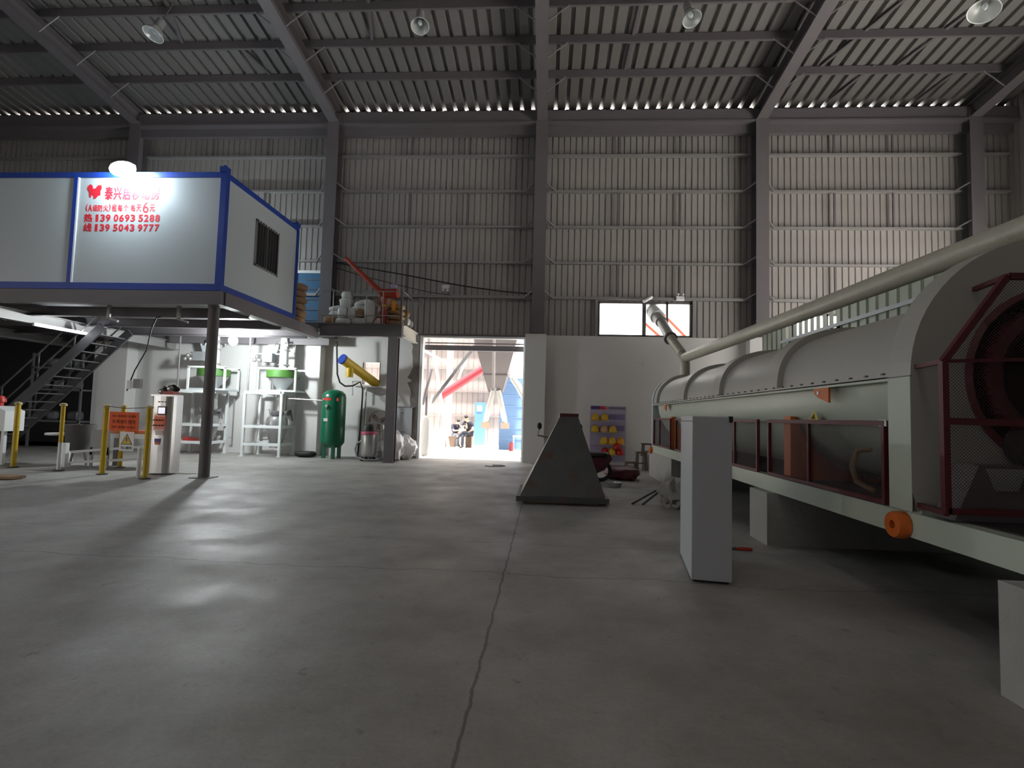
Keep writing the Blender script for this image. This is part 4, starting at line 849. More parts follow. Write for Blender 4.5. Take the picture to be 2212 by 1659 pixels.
# stools
def stool(x, y, z0, s, h, lab):
    o = thing('wooden_stool', (x, y, z0), lab, 'stool', 'wooden stools')
    MB().cb((x, y, z0 + h - .02), (s, s, .04)).build('seat', 'brownwood', o)
    for i in (-1, 1):
        for j in (-1, 1): MB().bar((x + i * s * .38, y + j * s * .38, z0 + h - .04), (x + i * s * .44, y + j * s * .44, z0), .035, .035).build('leg', 'brownwood', o)
    MB().bar((x - s * .4, y - s * .4, z0 + h * .4), (x + s * .4, y - s * .4, z0 + h * .4), .02, .03).build('stretcher', 'brownwood', o)
stool(3.28, 17.2, .40, .36, .40, 'dark wooden stool, highest of the three, on the concrete footing')
stool(2.98, 16.6, 0, .32, .56, 'dark wooden stool, middle height of the three')
stool(2.60, 16.2, 0, .36, .28, 'low dark wooden stool, leftmost and lowest of the three')
tag(MB().box(3.05, 5.9, 16.9, 17.8, 0, .40).build('concrete_footing', 'conc'), 'low concrete footing against the wall behind the drum machine end', 'footing')
# bag with rods
o = tag(lump((2.34, 9.75, .25), (.50, .55, .50), 31, .45, 26, 16, 2.3).build('cement_bag', 'conc'), 'slumped dirty white bag on the floor left of the tall cabinet', 'bag')
tag(MB().bar((1.62, 9.9, .015), (2.25, 10.35, .28), .03, .03).build('steel_bar', 'rust'), 'longer rusty steel bar leaning against the slumped white bag', 'bar')
tag(MB().bar((1.80, 9.85, .015), (2.25, 10.15, .30), .03, .03).build('steel_bar', 'rust'), 'shorter rusty steel bar leaning against the slumped white bag', 'bar')
# tall cabinet
o = thing('tall_cabinet', (1.62, 5.85, 0), 'tall narrow pale grey cabinet standing alone on the floor', 'cabinet')
rzc = Matrix.Rotation(R(-8.5), 3, 'Z'); cc = Vector((1.445, 5.31, 0))
def cbx(x0, x1, y0, y1, z0, z1):
    mb = MB().box(x0, x1, y0, y1, z0, z1); mb.v = [rzc @ v + cc for v in mb.v]; return mb
cbx(0, .365, .03, 1.1, .02, 1.60).build('cabinet_body', 'cream', o)
cbx(.002, .363, 0, .028, .03, 1.59).build('cabinet_door', mat('cabinet_door_paint', (.36, .37, .40), .4, 0, .03), o)
cbx(-.002, 0, .03, 1.1, 1.545, 1.552).build('lid_seam', 'black', o)
cbx(.335, .37, -.012, .04, 1.545, 1.605).build('corner_latch', 'black', o)
cbx(.02, .345, .05, 1.08, 0, .02).build('plinth', 'black', o)
# pliers
o = thing('pliers', (2.4, 6.72, 0), 'pliers with red handles on the floor right of the tall cabinet', 'pliers')
MB().tube([(2.34, 6.72, .015), (2.42, 6.735, .02), (2.55, 6.73, .015)], .013, 8).tube([(2.34, 6.71, .015), (2.42, 6.69, .015), (2.54, 6.70, .012)], .013, 8).build('handles', 'red', o)
MB().tube([(2.35, 6.715, .015), (2.24, 6.71, .015)], [.022, .010], 8).build('jaws', 'steel_dark', o)
tag(MB().tube([(-1.8, 16.3, .012), (-1.6, 16.1, .012), (-1.35, 16.2, .012), (-1.2, 16.45, .012), (-1.35, 16.6, .012), (-1.6, 16.55, .012)], .012, 6).build('cable_loop', 'black'), 'thin dark cable lying on the floor in front of the doorway', 'cable')
tag(MB().tube([(-8.55, 12.0, .01), (-8.3, 11.9, .01), (-8.1, 12.0, .01), (-7.9, 11.9, .01), (-8.1, 11.8, .01), (-8.35, 11.85, .01)], .009, 6).build('power_cord', 'white'), 'pale power cord on the floor between the control cabinet and round post', 'cord')
# long cables on the wall
tag(MB().tube([(-7.5, W - .2, 6.80), (-6.5, W - .2, 6.62), (-5.0, W - .2, 6.38), (-3.0, W - .2, 6.02), (-1.6, W - .2, 5.84), (-.56, W - .2, 5.76)], .022, 8).build('wall_cable', 'black'), 'thick black cable sloping across the wall sheet, upper of two', 'cable')
tag(MB().tube([(-7.5, W - .16, 6.62), (-6.4, W - .16, 6.3), (-5.2, W - .16, 6.02), (-4.2, W - .16, 5.8), (-3.4, W - .16, 5.7)], .012, 8).build('wall_cable', 'black'), 'thin black cable sloping across the wall sheet, lower of two', 'cable')
def twin(x, z, lab, up=False):
    o = thing('emergency_light', (x, W - .15, z), lab, 'emergency light', 'twin emergency lights')
    MB().cb((x, W - .16, z), (.26, .08, .13)).build('battery_box', 'white', o)
    for s in (-.08, .08): MB().sphere((x + s, W - .2, z + (.13 if up else -.12)), (.045, .05, .045), 10, 7).build('spot_head', 'white', o)
twin(-3.56, 5.98, 'twin-head emergency light on the wall above the doorway'); twin(4.47, 5.68, 'twin-head emergency light above the right window pane', True)
tag(MB().cb((-4.38, W - .3, 5.38), (.16, .16, .3), Matrix.Rotation(R(12), 3, 'Y')).build('wall_speaker', 'grey'), 'small grey box speaker on the wall right of the sack platform', 'speaker')
o = thing('security_camera', (3.3, W - .35, 5.55), 'white bullet camera above the window middle bar', 'camera')
MB().tube([(3.2, W - .5, 5.48), (3.5, W - .25, 5.7)], .055, 14).build('camera_body', 'white', o)
MB().tube([(3.5, W - .25, 5.7), (3.5, W - .12, 5.66)], .02, 8).build('camera_mount', 'white', o)
# ================================================================ DRUM MACHINE
DX, DZc, DR = 4.1, 1.97, 1.08
o = dm = thing('drum_machine', (DX, 9, .66), 'long pale green drum machine with arched ribbed cover and maroon guards', 'machine')
Y0, Y1 = 4.75, 14.85
def halfshell(y0, y1, r, a0, a1, name, m, th=.03):
    return MB().lathe((DX, 0, DZc), [(r - th, y0), (r, y0), (r, y1), (r - th, y1), (r - th, y0)], 48, 'Y', True, a0, a1).build(name, m, dm)
def shade_flat_ends(ob):
    for p_ in ob.data.polygons:
        if abs(p_.normal.y) > .9: p_.use_smooth = False
# upper arched cover in sections and raised rib bands
def arch(a, h, p=2.5, n=40):
    out = []
    for k in range(n + 1):
        t = PI - PI * k / n; c, s_ = math.cos(t), math.sin(t)
        out.append((DX + a * math.copysign(abs(c) ** (2 / p), c), DZc + h * abs(s_) ** (2 / p)))
    return out
def archshell(prof):     # prof: list of (half width, height, y)
    mb = MB(); n = 41; vs = []
    for a, h, y in prof: vs += [(x, y, z) for x, z in arch(a, h)]
    return mb.add(vs, [(j * n + i, j * n + i + 1, (j + 1) * n + i + 1, (j + 1) * n + i) for j in range(len(prof) - 1) for i in range(n - 1)], True)
CA, CH = 1.045, .775
cov = archshell([(CA - .03, CH - .03, Y0), (CA, CH, Y0), (CA, CH, Y1), (CA - .03, CH - .03, Y1), (CA - .03, CH - .03, Y0)]).build('upper_cover', 'machtop', dm)
low = halfshell(Y0, Y1 - .2, DR - .05, PI, 2 * PI, 'lower_shell', 'mach')
for (a, b) in ((14.5, 14.85), (11.7, 12.08), (9.35, 9.72), (7.05, 7.42)):
    archshell([(CA, CH, a), (CA + .07, CH + .075, a), (CA + .07, CH + .075, b), (CA, CH, b)]).build('cover_rib', 'machtop', dm)
MB().box(DX - DR - .07, DX - DR + .03, Y0, Y1, DZc + .005, DZc + .025).box(DX + DR - .03, DX + DR + .07, Y0, Y1, DZc + .005, DZc + .025).build('cover_flange', 'machtop', dm)
MB().box(DX - DR - .07, DX - DR + .04, Y0, Y1, DZc - .03, DZc - .008).box(DX + DR - .04, DX + DR + .07, Y0, Y1, DZc - .03, DZc - .008).build('shell_flange', 'mach', dm)
for i in range(40):
    y = Y0 + .12 + i * .25
    if y < Y1: MB().cb((DX - DR - .045, y, DZc + .035), (.025, .03, .022)).build('bolt', 'steel_dark', dm)
# end plate and far end box
mb = MB(); n = 32
arc = arch(DR + .06, CH + .09)
poly = [(DX - DR - .06, .87)] + arc + [(DX + DR + .06, .87)]
MB().prism([(x, 14.86, z) for x, z in poly], (0, 1, 0), .12).build('far_end_plate', 'panelw', dm)
# near end housing: arch box with a round opening
HR = .72
def arch_ring(y, ro_poly, hole):    # front face between arch outline and the circle
    mb = MB(); m_ = 64; outer = []; inner = []
    for k in range(m_):
        a = 2 * PI * k / m_; dx, dz = math.cos(a), math.sin(a)
        if dz >= 0: r_ = DR + .07
        else:
            r_ = min((DR + .07) / max(abs(dx), 1e-6), (DZc - .87) / max(-dz, 1e-6))
        outer.append((DX + r_ * dx, y, DZc + r_ * dz)); inner.append((DX + hole * dx, y, DZc + hole * dz))
    mb.add(outer + inner, [(k, (k + 1) % m_, m_ + (k + 1) % m_, m_ + k) for k in range(m_)]); return mb, outer
mb, outer = arch_ring(4.48, None, HR)
m_ = 64
mb.add(outer + [(x, 4.76, z) for x, y, z in outer], [(k, (k + 1) % m_, m_ + (k + 1) % m_, m_ + k) for k in range(m_)])
hs = mb.build('end_housing', 'machtop', dm)
MB().box(DX - DR - .075, DX - DR - .07, 4.48, 4.76, .87, DZc - .01).build('housing_side_panel', 'mach', dm)
MB().box(DX - DR - .08, DX - DR - .066, 4.47, 4.77, DZc - .006, DZc + .0).build('housing_seam', 'steel_dark', dm)
MB().lathe((DX, 0, DZc), [(HR, 4.49), (HR, 5.6), (0, 5.6)], 40, 'Y').build('drum_bore', 'darkint', dm)
MB().lathe((DX, 0, DZc), [(HR + .02, 4.47), (HR - .02, 4.44), (HR - .04, 4.46), (HR - .02, 4.5)], 48, 'Y').build('bore_rim', 'maroon', dm)
MB().lathe((DX, 0, DZc), [(.42, 4.5), (.50, 4.42), (.58, 4.42), (.58, 4.6)], 40, 'Y').build('drum_tyre', 'maroon', dm)
# base frame
MB().box(2.97, 3.10, 1.6, 15.0, .66, .86).build('side_beam', 'mach', dm)
MB().box(5.10, 5.23, 1.6, 15.0, .66, .86).build('side_beam', 'mach', dm)
for y in (1.7, 3.4, 4.6, 7.3, 10.0, 12.6, 14.9): MB().box(3.10, 5.10, y - .08, y + .08, .67, .85).build('cross_beam', 'mach', dm)
MB().box(3.1, 5.1, 1.8, 14.8, .855, .87).build('floor_sheet', 'darkint', dm)
MB().box(3.0, 3.12, 4.45, 4.8, .86, .885).build('foot_flange', 'mach', dm)
# orange lifting eyes on the seam
for y in (5.87, 13.35, 9.6):
    x = 3.0
    if y == 9.6: continue
    MB().prism([(x - .03, y + .16, 1.94), (x - .03, y - .14, 1.94), (x - .03, y - .14, 1.78), (x - .03, y + .08, 1.84), (x - .03, y + .16, 1.89)], (-1, 0, 0), .02).build('lifting_eye', 'orange', dm)
    MB().tube([(x - .052, y + .07, 1.89), (x - .056, y + .07, 1.89)], .022, 12).build('eye_hole', 'white', dm)
# saddle plates
for y in (6.75, 12.9):
    pts = [(3.02, y, .87), (3.02, y, 1.64), (3.1, y, 1.64)]
    for k in range(9):
        a = PI + R(18) + R(70) * k / 8; pts.append((DX + 1.07 * math.cos(a), y, max(.89, DZc + 1.07 * math.sin(a))))
    pts.append((4.1, y, .87)); MB().prism(pts, (0, 1, 0), .18).build('saddle', 'orange', dm)
MB().tube([(3.15, 5.35, 1.32), (3.08, 5.45, 1.3), (3.05, 5.5, 1.15), (3.08, 5.48, 1.0), (3.2, 5.4, .92)], .025, 10).build('grease_hose', 'wood', dm)
MB().prism([(3.035, 6.35, 1.585), (3.035, 6.1, 1.585), (3.055, 6.22, 1.70)], (-1, 0, 0), .004).build('warning_triangle', 'yellow', dm)
MB().prism([(3.03, 6.27, 1.61), (3.03, 6.18, 1.61), (3.045, 6.22, 1.67)], (-1, 0, 0), .004).build('triangle_symbol', 'blackink', dm)
# maroon guard panels with wire net
def guard(y0, y1, mids):
    x = 2.975
    g = MB().box(x - .02, x + .02, y0, y1, 1.555, 1.60).box(x - .02, x + .02, y0, y1, .87, .91).box(x - .02, x + .02, y0, y0 + .04, .91, 1.555).box(x - .02, x + .02, y1 - .04, y1, .91, 1.555)
    for m in mids: g.box(x - .015, x + .015, m - .015, m + .015, .91, 1.555)
    g = g.build('guard_frame', 'maroon', dm)
    MB().add([(x + .022, y0, .9), (x + .022, y1, .9), (x + .022, y1, 1.56), (x + .022, y0, 1.56)], [(0, 1, 2, 3)]).build('wire_net', 'net', g)
guard(4.84, 7.28, [6.2]); guard(7.62, 10.2, [8.55]); guard(10.3, 12.3, [11.2]); guard(12.8, 14.7, [14.0])
MB().box(2.96, 2.97, 4.82, 4.92, 1.55, 1.605).build('guard_bracket', 'white', dm)
# maroon cage in front of the bore
cg = MB(); yc = 4.08; t = .022
P8 = [(2.92, .93), (2.92, 2.04), (3.38, 2.68), (4.82, 2.68), (5.28, 2.04), (5.28, .93)]
for a, b in zip(P8, P8[1:]): cg.bar((a[0], yc, a[1]), (b[0], yc, b[1]), .045, .045, (0, 1, 0))
cg.bar((2.92, yc, .95), (5.28, yc, .95), .045, .045, (0, 1, 0)).bar((2.92, yc, 1.6), (5.28, yc, 1.6), .05, .05, (0, 1, 0)).bar((2.92, yc, 2.04), (5.28, yc, 2.14), .025, .025, (0, 1, 0))
for a in P8[:5]: cg.bar((a[0], yc, a[1]), (a[0] + (.08 if a[0] < 4 else -.08), 4.48, a[1]), .035, .035)
cg = cg.build('cage_frame', 'maroon', dm)
MB().add([(2.94, yc + .02, .95), (5.26, yc + .02, .95), (5.26, yc + .02, 2.04), (4.82, yc + .02, 2.66), (3.38, yc + .02, 2.66), (2.94, yc + .02, 2.04)], [(0, 1, 2, 3, 4, 5)]).build('wire_net', 'net', cg)
# drive guard with tread plate, motor behind it
MB().prism([(3.20, 4.14, 1.28), (3.62, 4.14, 1.28), (3.62, 4.14, .87), (3.02, 4.14, .87)], (0, 1, 0), .22).build('chain_cover', 'steel', dm)
tp_ = MB().prism([(3.24, 4.135, 1.26), (3.52, 4.135, 1.26), (3.46, 4.135, 1.10), (3.30, 4.135, 1.10)], (0, -1, 0), .006).build('tread_plate', 'stainless', dm)
MB().prism([(3.64, 4.1, .87), (3.64, 4.1, 1.14), (4.1, 4.1, 1.14), (4.1, 4.1, .87)], (0, 1, 0), .3).build('tread_step', 'stainless', dm)
MB().tube([(3.6, 4.3, 1.42), (4.3, 4.3, 1.42)], .13, 18).tube([(3.75, 4.3, 1.2), (3.75, 4.3, 1.5)], .09, 14).build('drive_motor', 'black', dm)
MB().lathe((2.965, 4.62, .745), [(0, -.02), (.035, -.02), (.035, -.09), (.10, -.09), (.11, -.06), (.11, 0), (0, 0)], 24, 'X').build('hoisting_lug', 'orange', dm)
MB().lathe((2.99, 14.93, .72), [(0, -.02), (.035, -.02), (.035, -.09), (.09, -.09), (.10, -.06), (.10, 0), (0, 0)], 24, 'X').build('hoisting_lug', 'orange', dm)
# piers
for (x0, x1, y0, y1, z, lab) in ((2.85, 5.5, 7.03, 7.6, .66, 'concrete pier under the middle of the drum machine'), (2.70, 5.6, 2.3, 3.38, .66, 'concrete pier under the near end of the drum machine, at the right edge'), (2.95, 5.5, 12.6, 15.2, .66, 'wide concrete pier under the far end of the drum machine')):
    tag(MB().box(x0, x1, y0, y1, 0, z).build('concrete_pier', 'conc'), lab, 'pier', 'concrete piers')
# long pipe above the drum machine
o = thing('dust_pipe', (3.84, 14.92, 3.0), 'long beige pipe running above the drum machine, with its elbow and window branch', 'pipe')
A = Vector((3.84, 14.92, 3.30)); Bq = Vector((4.73, 5.5, 3.55)); dd = (Bq - A); 
MB().tube([A, A + dd * 1.62], .135, 24).build('long_pipe', 'pipe', o)
MB().tube([(3.84, 14.92, 2.78), (3.84, 14.92, 3.12), (3.82, 14.95, 3.28), (3.80, 15.1, 3.42)], .135, 20).build('elbow', 'pipe', o)
MB().tube([(3.80, 15.05, 3.40), (3.72, 16.1, 4.02)], .135, 20).build('branch_pipe', 'pipe', o)
MB().tube([(3.72, 16.08, 4.00), (3.715, 16.14, 4.04)], .20, 20).build('pipe_flange', 'steel_dark', o)
MB().tube([(3.72, 16.14, 4.04), (3.70, 17.3, 4.72)], .155, 20).build('branch_pipe', 'machtop', o)
MB().tube([(3.70, 17.3, 4.72), (3.69, 17.9, 5.0)], .19, 20).build('outer_sleeve', 'machtop', o)
MB().tube([(3.69, 17.88, 5.0), (3.40, 20.3, 6.4)], .24, 20).build('outer_sleeve', 'white', o)
# ribbed partition behind the machine
mb = MB(); XP = 6.6
ribbed_y(mb, 1.0, 12.3, 0, 4.40, XP, 1, .32, .05, .11); ribbed_y(mb, 15.0, 16.6, 0, 4.40, XP, 1, .32, .05, .11)
n_ = 9
for k in range(n_ + 1):
    y = 12.3 + k * .3; mb.box(XP, XP + .02, y, y + .15, 0, 4.4)
mb.box(XP, XP + .02, 12.3, 15.0, 0, 3.78)
pt = mb.build('sheet_partition', 'mach')
tag(pt, 'pale green ribbed sheet partition with slots, behind the drum machine', 'partition')
pt.modifiers.new('thick', 'SOLIDIFY').thickness = .006
MB().box(XP - .06, XP - .01, 7.5, 15.2, 3.78, 3.86).build('partition_rail', 'panelw', pt)

# ================================================================ OUTSIDE THE DOORWAY
ex = []
o = struct(MB().box(-12, -1.9, 28.0, 28.1, 0, 7.5).build('trim_9', 'extwall'))
mb = MB()
for z in (1.5, 2.8, 4.0, 5.2): mb.box(-12, -1.9, 27.9, 28.0, z - .04, z + .04)
for k in range(35): mb.box(-12 + k * .29, -11.98 + k * .29, 27.985, 28.0, 0, 7.5)
mb.build('cladding_rails', mat('outdoor_rail', (.16, .14, .135), .6), o)
o = struct(MB().box(-2.1, 3.0, 24.4, 24.5, 0, 3.3).build('trim_10', 'bluewall'))
mb = MB()
for z in (.5, 1.0, 1.5, 2.0, 2.5, 3.0): mb.box(-2.1, 3.0, 24.38, 24.4, z - .012, z + .012)
mb.build('siding_lines', mat('pale_blue_dark', (.15, .27, .45), .6), o)
o = thing('silo_hopper', (-2.1, 22, 2.5), 'large grey funnel-shaped silo hopper seen through the doorway', 'hopper')
def fr(z0, z1, hx0, hx1): 
    c = (-2.13, 22.6); vs = [(c[0] + sx * h, c[1] + sy * h, z) for z, h in ((z0, hx0), (z1, hx1)) for sx, sy in ((-1, -1), (1, -1), (1, 1), (-1, 1))]
    return MB().add(vs, [(i, (i + 1) % 4, 4 + (i + 1) % 4, 4 + i) for i in range(4)])
fr(2.55, 5.6, .30, 1.15).build('hopper_cone', 'exthop', o)
fr(5.6, 8.0, 1.15, 1.15).build('hopper_bin', 'exthop', o)
for z, h in ((3.25, .50), (4.25, .78)): MB().cb((-2.13, 22.6, z), (2 * h + .06, 2 * h + .06, .05)).build('stiffener', 'exthop', o)
MB().tube([(-2.10, 21.2, 2.62), (-2.14, 21.2, 5.4)], .065, 14).build('vent_pipe', 'exthop', o)
MB().tube([(-2.10, 21.2, 2.55), (-2.10, 21.2, 2.66)], .12, 14).build('pipe_foot', 'steel_dark', o)
MB().tube([(-2.2, 22.3, 2.6), (-2.45, 22.2, 1.5), (-2.5, 22.2, 1.2)], [.12, .12, .1], 14).build('discharge_leg', 'machtop', o)
MB().tube([(-2.0, 22.3, 2.6), (-1.72, 22.2, 1.5), (-1.65, 22.2, 1.2)], [.12, .12, .1], 14).build('discharge_leg', 'machtop', o)
for x in (-2.48, -1.67): MB().cb((x, 22.2, 1.14), (.34, .3, .24)).build('weigh_clamp', mat('brown_clamp%d' % int(-x * 100), (.20, .14, .10), .7), o)
for x in (-6.2, 1.2): MB().bar((x, 22.6, 0), (x, 22.6, 5.6), .1, .1).build('silo_leg', 'white', o)
MB().box(-6.25, 1.25, 22.5, 22.7, 5.6, 5.75).build('silo_beam', 'steel', o)
ra = tag(MB().tube([(-5.05, 25, 2.38), (-3.0, 25, 3.75)], .19, 18).build('red_auger', 'extred'), 'red auger tube sloping up towards the silo hopper outside', 'pipe')
MB().bar((-5.0, 25, 2.35), (-5.1, 25, 0), .06, .06).build('auger_leg', 'machtop', ra)
of = thing('outdoor_frame', (-4.85, 26.4, 0), 'grey steel frame with diagonal braces just outside the doorway', 'frame')
MB().bar((-4.55, 21, 2.0), (-2.85, 21, 4.35), .12, .12, (0, 1, 0)).build('dark_brace', 'steel_dark', of)
MB().bar((-4.7, 20, 3.98), (-3.6, 20, 3.42), .1, .16, (0, 1, 0)).build('white_brace', 'white', of)
MB().bar((-4.1, 24.5, 3.2), (-3.5, 24.5, 4.8), .1, .1, (0, 1, 0)).build('thin_brace', 'machtop', of)
MB().box(-5.0, -4.7, 26.3, 26.5, 0, 7).build('column', 'machtop', of)
MB().bar((-4.4, 24.3, .0), (-5.3, 24.3, 4.7), .12, .12, (0, 1, 0)).build('leaning_leg', 'machtop', of)
MB().box(-6.0, .8, 20.6, 20.7, 4.6, 4.75).build('canopy_beam', 'machtop', of)
MB().box(-6.1, -6.0, 20.6, 20.7, 0, 4.75).build('canopy_post', 'machtop', of)
tag(MB().tube([(-1.35, 21.4, 3.1), (-1.1, 21.4, 2.75), (-.6, 21.4, 1.9)], .13, 16).build('bent_pipe', 'machtop'), 'pale bent pipe outside at the right side of the doorway', 'pipe')
o = thing('blue_cabinet', (-3.4, 27.5, 0), 'blue electric cabinet against the outdoor wall behind the seated men', 'cabinet')
MB().box(-3.64, -3.10, 27.3, 27.6, 0, 2.22).build('cabinet_body', mat('sky_blue', (.07, .16, .33), .5), o)
MB().box(-3.53, -3.27, 27.28, 27.3, 1.75, 2.05).build('label_plate', 'white', o)
o = thing('work_table', (-1.2, 24, 0), 'low white table with a red container beneath, outside at the right', 'table')
MB().box(-1.42, -.95, 23.7, 24.2, .62, .68).build('table_top', 'white', o)
for x in (-1.38, -.99): MB().cb((x, 23.8, .31), (.05, .05, .62)).build('table_leg', 'white', o)
tag(MB().lathe((-1.46, 23.5, 0), [(0, .02), (.1, .02), (.1, .36), (.05, .4), (0, .4)], 16).build('red_canister', 'extred'), 'red canister on the ground beside the outdoor table', 'canister')
tag(MB().box(-4.68, -4.26, 25.0, 25.4, .0, .5).build('wooden_crate', 'brownwood'), 'brown crate on the ground under the man in the white collar', 'crate') if False else None
tag(MB().box(-4.72, -4.28, 25.15, 25.5, .0, .50).build('brown_crate', 'brownwood'), 'dark brown crate in front of the left seated man', 'crate')
tag(MB().box(-3.74, -3.46, 25.05, 25.45, .0, .60).build('tall_crate', 'brownwood'), 'tall narrow brown crate that the right man sits on', 'crate')
tag(MB().box(-4.52, -4.2, 26.1, 26.4, 0, .42).build('low_seat', 'grey'), 'low grey seat under the left man', 'seat')
tag(lump((-4.40, 19.4, .74), (.36, .3, 1.5), 51, .1).build('hanging_bag', 'sack'), 'tall white bulk bag standing outside right behind the door frame', 'bag')
o = thing('inclined_pipe_bundle', (-4.45, 20.3, 1.5), 'bundle of grey and white pipes just outside the left door jamb', 'pipes')
MB().tube([(-4.75, 20.3, 1.9), (-4.45, 20.3, 3.3)], .06, 10).build('pipe_length', 'steel', o)
MB().tube([(-4.62, 20.4, 0), (-4.62, 20.4, 4.6)], .05, 10).build('pipe_length', 'steel', o)
MB().tube([(-4.7, 20.5, 1.0), (-4.42, 20.5, 2.3)], .04, 10).build('pipe_length', 'white', o)
# red frame seen through the window
wt = thing('window_truss', (6.4, 22, 0), 'red and white steel truss outside the window behind the pipe', 'truss')
MB().bar((4.15, 22, 6.5), (6.4, 22, 4.2), .1, .26, (0, 1, 0)).build('red_beam', 'redor', wt)
MB().box(6.35, 6.5, 21.9, 22.1, 0, 7).build('truss_post', 'redor', wt)
MB().bar((3.9, 22, 5.6), (6.4, 22, 3.4), .1, .24, (0, 1, 0)).build('red_beam', 'redor', wt)
MB().bar((4.45, 21.9, 5.75), (5.3, 21.9, 6.4), .06, .08, (0, 1, 0)).build('white_strut', 'white', wt)

# ================================================================ THE TWO SEATED MEN
def skin_mesh(name, V, E_, rad, m, parent, sub=1, root=0):
    off = wloc(parent)
    me = bpy.data.meshes.new(name); me.from_pydata([Vector(v) - off for v in V], E_, []); me.materials.append(M[m])
    o = bpy.data.objects.new(name, me); COL.objects.link(o); o.parent = parent
    md = o.modifiers.new('skin', 'SKIN'); md.use_smooth_shade = True
    lay = me.skin_vertices[0].data if len(me.skin_vertices) else None
    if lay:
        for i, r_ in enumerate(rad): lay[i].radius = (r_, r_) if not isinstance(r_, tuple) else r_; lay[i].use_root = (i == root)
    s = o.modifiers.new('sub', 'SUBSURF'); s.levels = sub; s.render_levels = sub
    return o
def person(nm_loc, J, lab, legs_m, sleeve=True):
    # J: dictionary of joints in world coordinates
    o = thing('person', nm_loc, lab, 'person')
    V = []; Rr = []; E_ = []; ix = {}
    def v(k, p_, r_): ix[k] = len(V); V.append(tuple(p_)); Rr.append(r_)
    def e(*ks):
        for a, b in zip(ks, ks[1:]): E_.append((ix[a], ix[b]))
    v('pel', J['pel'], (.15, .12)); v('waist', J['waist'], (.14, .11)); v('chest', J['chest'], (.17, .12)); v('neck0', J['neck0'], .08); v('neck1', J['neck1'], .055)
    hc = Vector(J['head']); up_ = (hc - Vector(J['neck1'])).normalized()
    v('h1', hc - up_ * .05, .075); v('h2', hc + up_ * .03, .095); v('h3', hc + up_ * .10, .07)
    e('pel', 'waist', 'chest', 'neck0', 'neck1', 'h1', 'h2', 'h3')
    for s in 'LR':
        v('sh' + s, J['sh' + s], .065); v('el' + s, J['el' + s], .045); v('wr' + s, J['wr' + s], .028)
        e('chest', 'sh' + s, 'el' + s, 'wr' + s)
        hd = Vector(J['hand' + s]); w_ = Vector(J['wr' + s]); v('pa' + s, w_.lerp(hd, .5), (.04, .02)); e('wr' + s, 'pa' + s)
        d_ = (hd - w_).normalized(); sd = d_.cross(Vector((0, 0, 1))).normalized()
        for q in range(4):
            b_ = w_.lerp(hd, .9) + sd * (q - 1.5) * .02; t_ = b_ + d_ * (.045 + .01 * (q in (1, 2))) + Vector((0, 0, -.018))
            v('f%s%d' % (s, q), b_, .010); v('g%s%d' % (s, q), t_, .008); e('pa' + s, 'f%s%d' % (s, q), 'g%s%d' % (s, q))
        b_ = w_.lerp(hd, .35) + sd * .035; v('t' + s, b_, .012); v('u' + s, b_ + d_ * .04 + sd * .012, .009); e('pa' + s, 't' + s, 'u' + s)
        v('hp' + s, J['hp' + s], .095); v('kn' + s, J['kn' + s], .062); v('an' + s, J['an' + s], .04); v('to' + s, J['to' + s], .035)
        e('pel', 'hp' + s, 'kn' + s, 'an' + s, 'to' + s)
    skin_mesh('body', V, E_, Rr, 'skin', o, 1)
    # clothing: slightly larger continuous tubes
    K = ['pel', 'waist', 'chest', 'neck0', 'shL', 'elL', 'shR', 'elR']
    VV = [J[k] for k in K[:4]] + [J['shL'], Vector(J['shL']).lerp(Vector(J['elL']), .8), J['shR'], Vector(J['shR']).lerp(Vector(J['elR']), .8)]
    skin_mesh('shirt', VV, [(0, 1), (1, 2), (2, 3), (2, 4), (4, 5), (2, 6), (6, 7)], [(.165, .135), (.16, .13), (.19, .14), .085, .085, .07, .085, .07], 'shirt', o, 1)
    VV = [J['pel'], J['hpL'], J['knL'], J['anL'], J['hpR'], J['knR'], J['anR']]
    skin_mesh('trousers', VV, [(0, 1), (1, 2), (2, 3), (0, 4), (4, 5), (5, 6)], [(.17, .14), .11, .08, .055, .11, .08, .055], legs_m, o, 1)
    for s in 'LR':
        a_ = Vector(J['an' + s]); t_ = Vector(J['to' + s]); MB().tube([a_ + (a_ - t_) * .25, a_.lerp(t_, .5), t_ + (t_ - a_) * .35], [.045, .055, .035], 10).build('shoe', 'shoe', o)
    fwd = Vector(J['face']).normalized()
    MB().sphere(hc + up_ * .055 - fwd * .018, (.098, .105, .09), 14, 9).build('hair', 'hair', o)
    sd = fwd.cross(up_).normalized()
    mb = MB()
    for s in (-1, 1): mb.sphere(hc + up_ * .02 + fwd * .092 + sd * s * .032, .011, 8, 5)
    mb.build('eyes', 'hair', o)
    MB().sphere(hc - up_ * .005 + fwd * .1, (.014, .014, .02), 8, 5).build('nose', 'skin', o)
    MB().cb(hc - up_ * .045 + fwd * .09, (.04, .012, .01)).build('mouth', mat('lips', (.35, .12, .1)) if 'lips' not in bpy.data.materials else bpy.data.materials['lips'], o)
    for s in (-1, 1): MB().sphere(hc + sd * s * .095, (.015, .022, .032), 8, 5).build('ear', 'skin', o)
    return o
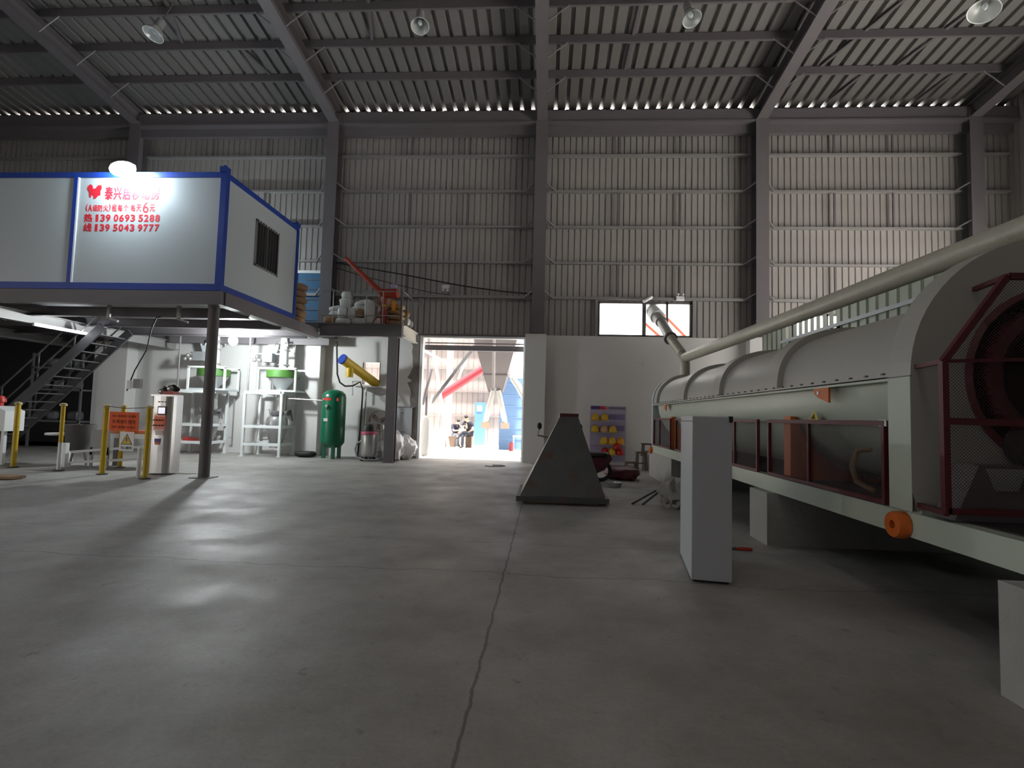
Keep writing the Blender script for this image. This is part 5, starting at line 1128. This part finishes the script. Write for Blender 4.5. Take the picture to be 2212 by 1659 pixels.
Jr = dict(pel=(-3.60, 25.1, .70), waist=(-3.62, 25.05, .86), chest=(-3.64, 24.98, 1.08), neck0=(-3.66, 24.92, 1.24), neck1=(-3.68, 24.88, 1.30), head=(-3.70, 24.82, 1.40),
          shL=(-3.45, 24.96, 1.16), elL=(-3.36, 24.85, .93), wrL=(-3.48, 24.72, .80), handL=(-3.54, 24.66, .78), shR=(-3.84, 24.92, 1.16), elR=(-3.92, 24.75, .98), wrR=(-3.76, 24.62, 1.04), handR=(-3.70, 24.60, 1.09),
          hpL=(-3.50, 25.02, .68), knL=(-3.86, 24.72, .72), anL=(-4.02, 24.72, .50), toL=(-4.12, 24.66, .46), hpR=(-3.70, 25.02, .66), knR=(-3.82, 24.62, .56), anR=(-3.80, 24.62, .09), toR=(-3.88, 24.5, .05), face=(-.25, -1, -.45))
person((-3.66, 24.9, 0), Jr, 'seated man in dark short-sleeved shirt and trousers, legs crossed, looking down at a phone', 'trouser')
tag(MB().cb((-3.70, 24.56, 1.12), (.07, .01, .13), Matrix.Rotation(R(-30), 3, 'X')).build('phone', 'black'), 'phone held by the seated man with crossed legs', 'phone')
Jl = dict(pel=(-4.40, 26.2, .52), waist=(-4.42, 26.15, .68), chest=(-4.40, 26.08, .92), neck0=(-4.34, 26.0, 1.08), neck1=(-4.31, 25.96, 1.12), head=(-4.26, 25.9, 1.21),
          shL=(-4.24, 25.98, 1.0), elL=(-4.14, 25.84, .80), wrL=(-4.05, 25.72, .82), handL=(-4.0, 25.68, .86), shR=(-4.56, 26.0, 1.0), elR=(-4.46, 25.82, .76), wrR=(-4.22, 25.7, .78), handR=(-4.14, 25.68, .82),
          hpL=(-4.30, 26.1, .52), knL=(-3.98, 25.75, .56), anL=(-4.02, 25.72, .09), toL=(-3.94, 25.6, .05), hpR=(-4.50, 26.1, .52), knR=(-4.2, 25.72, .55), anR=(-4.2, 25.74, .09), toR=(-4.12, 25.62, .05), face=(.6, -1, -.4))
person((-4.35, 26, 0), Jl, 'seated man in black sleeveless shirt and grey trousers, hunched forward, at the left outside', 'jean')
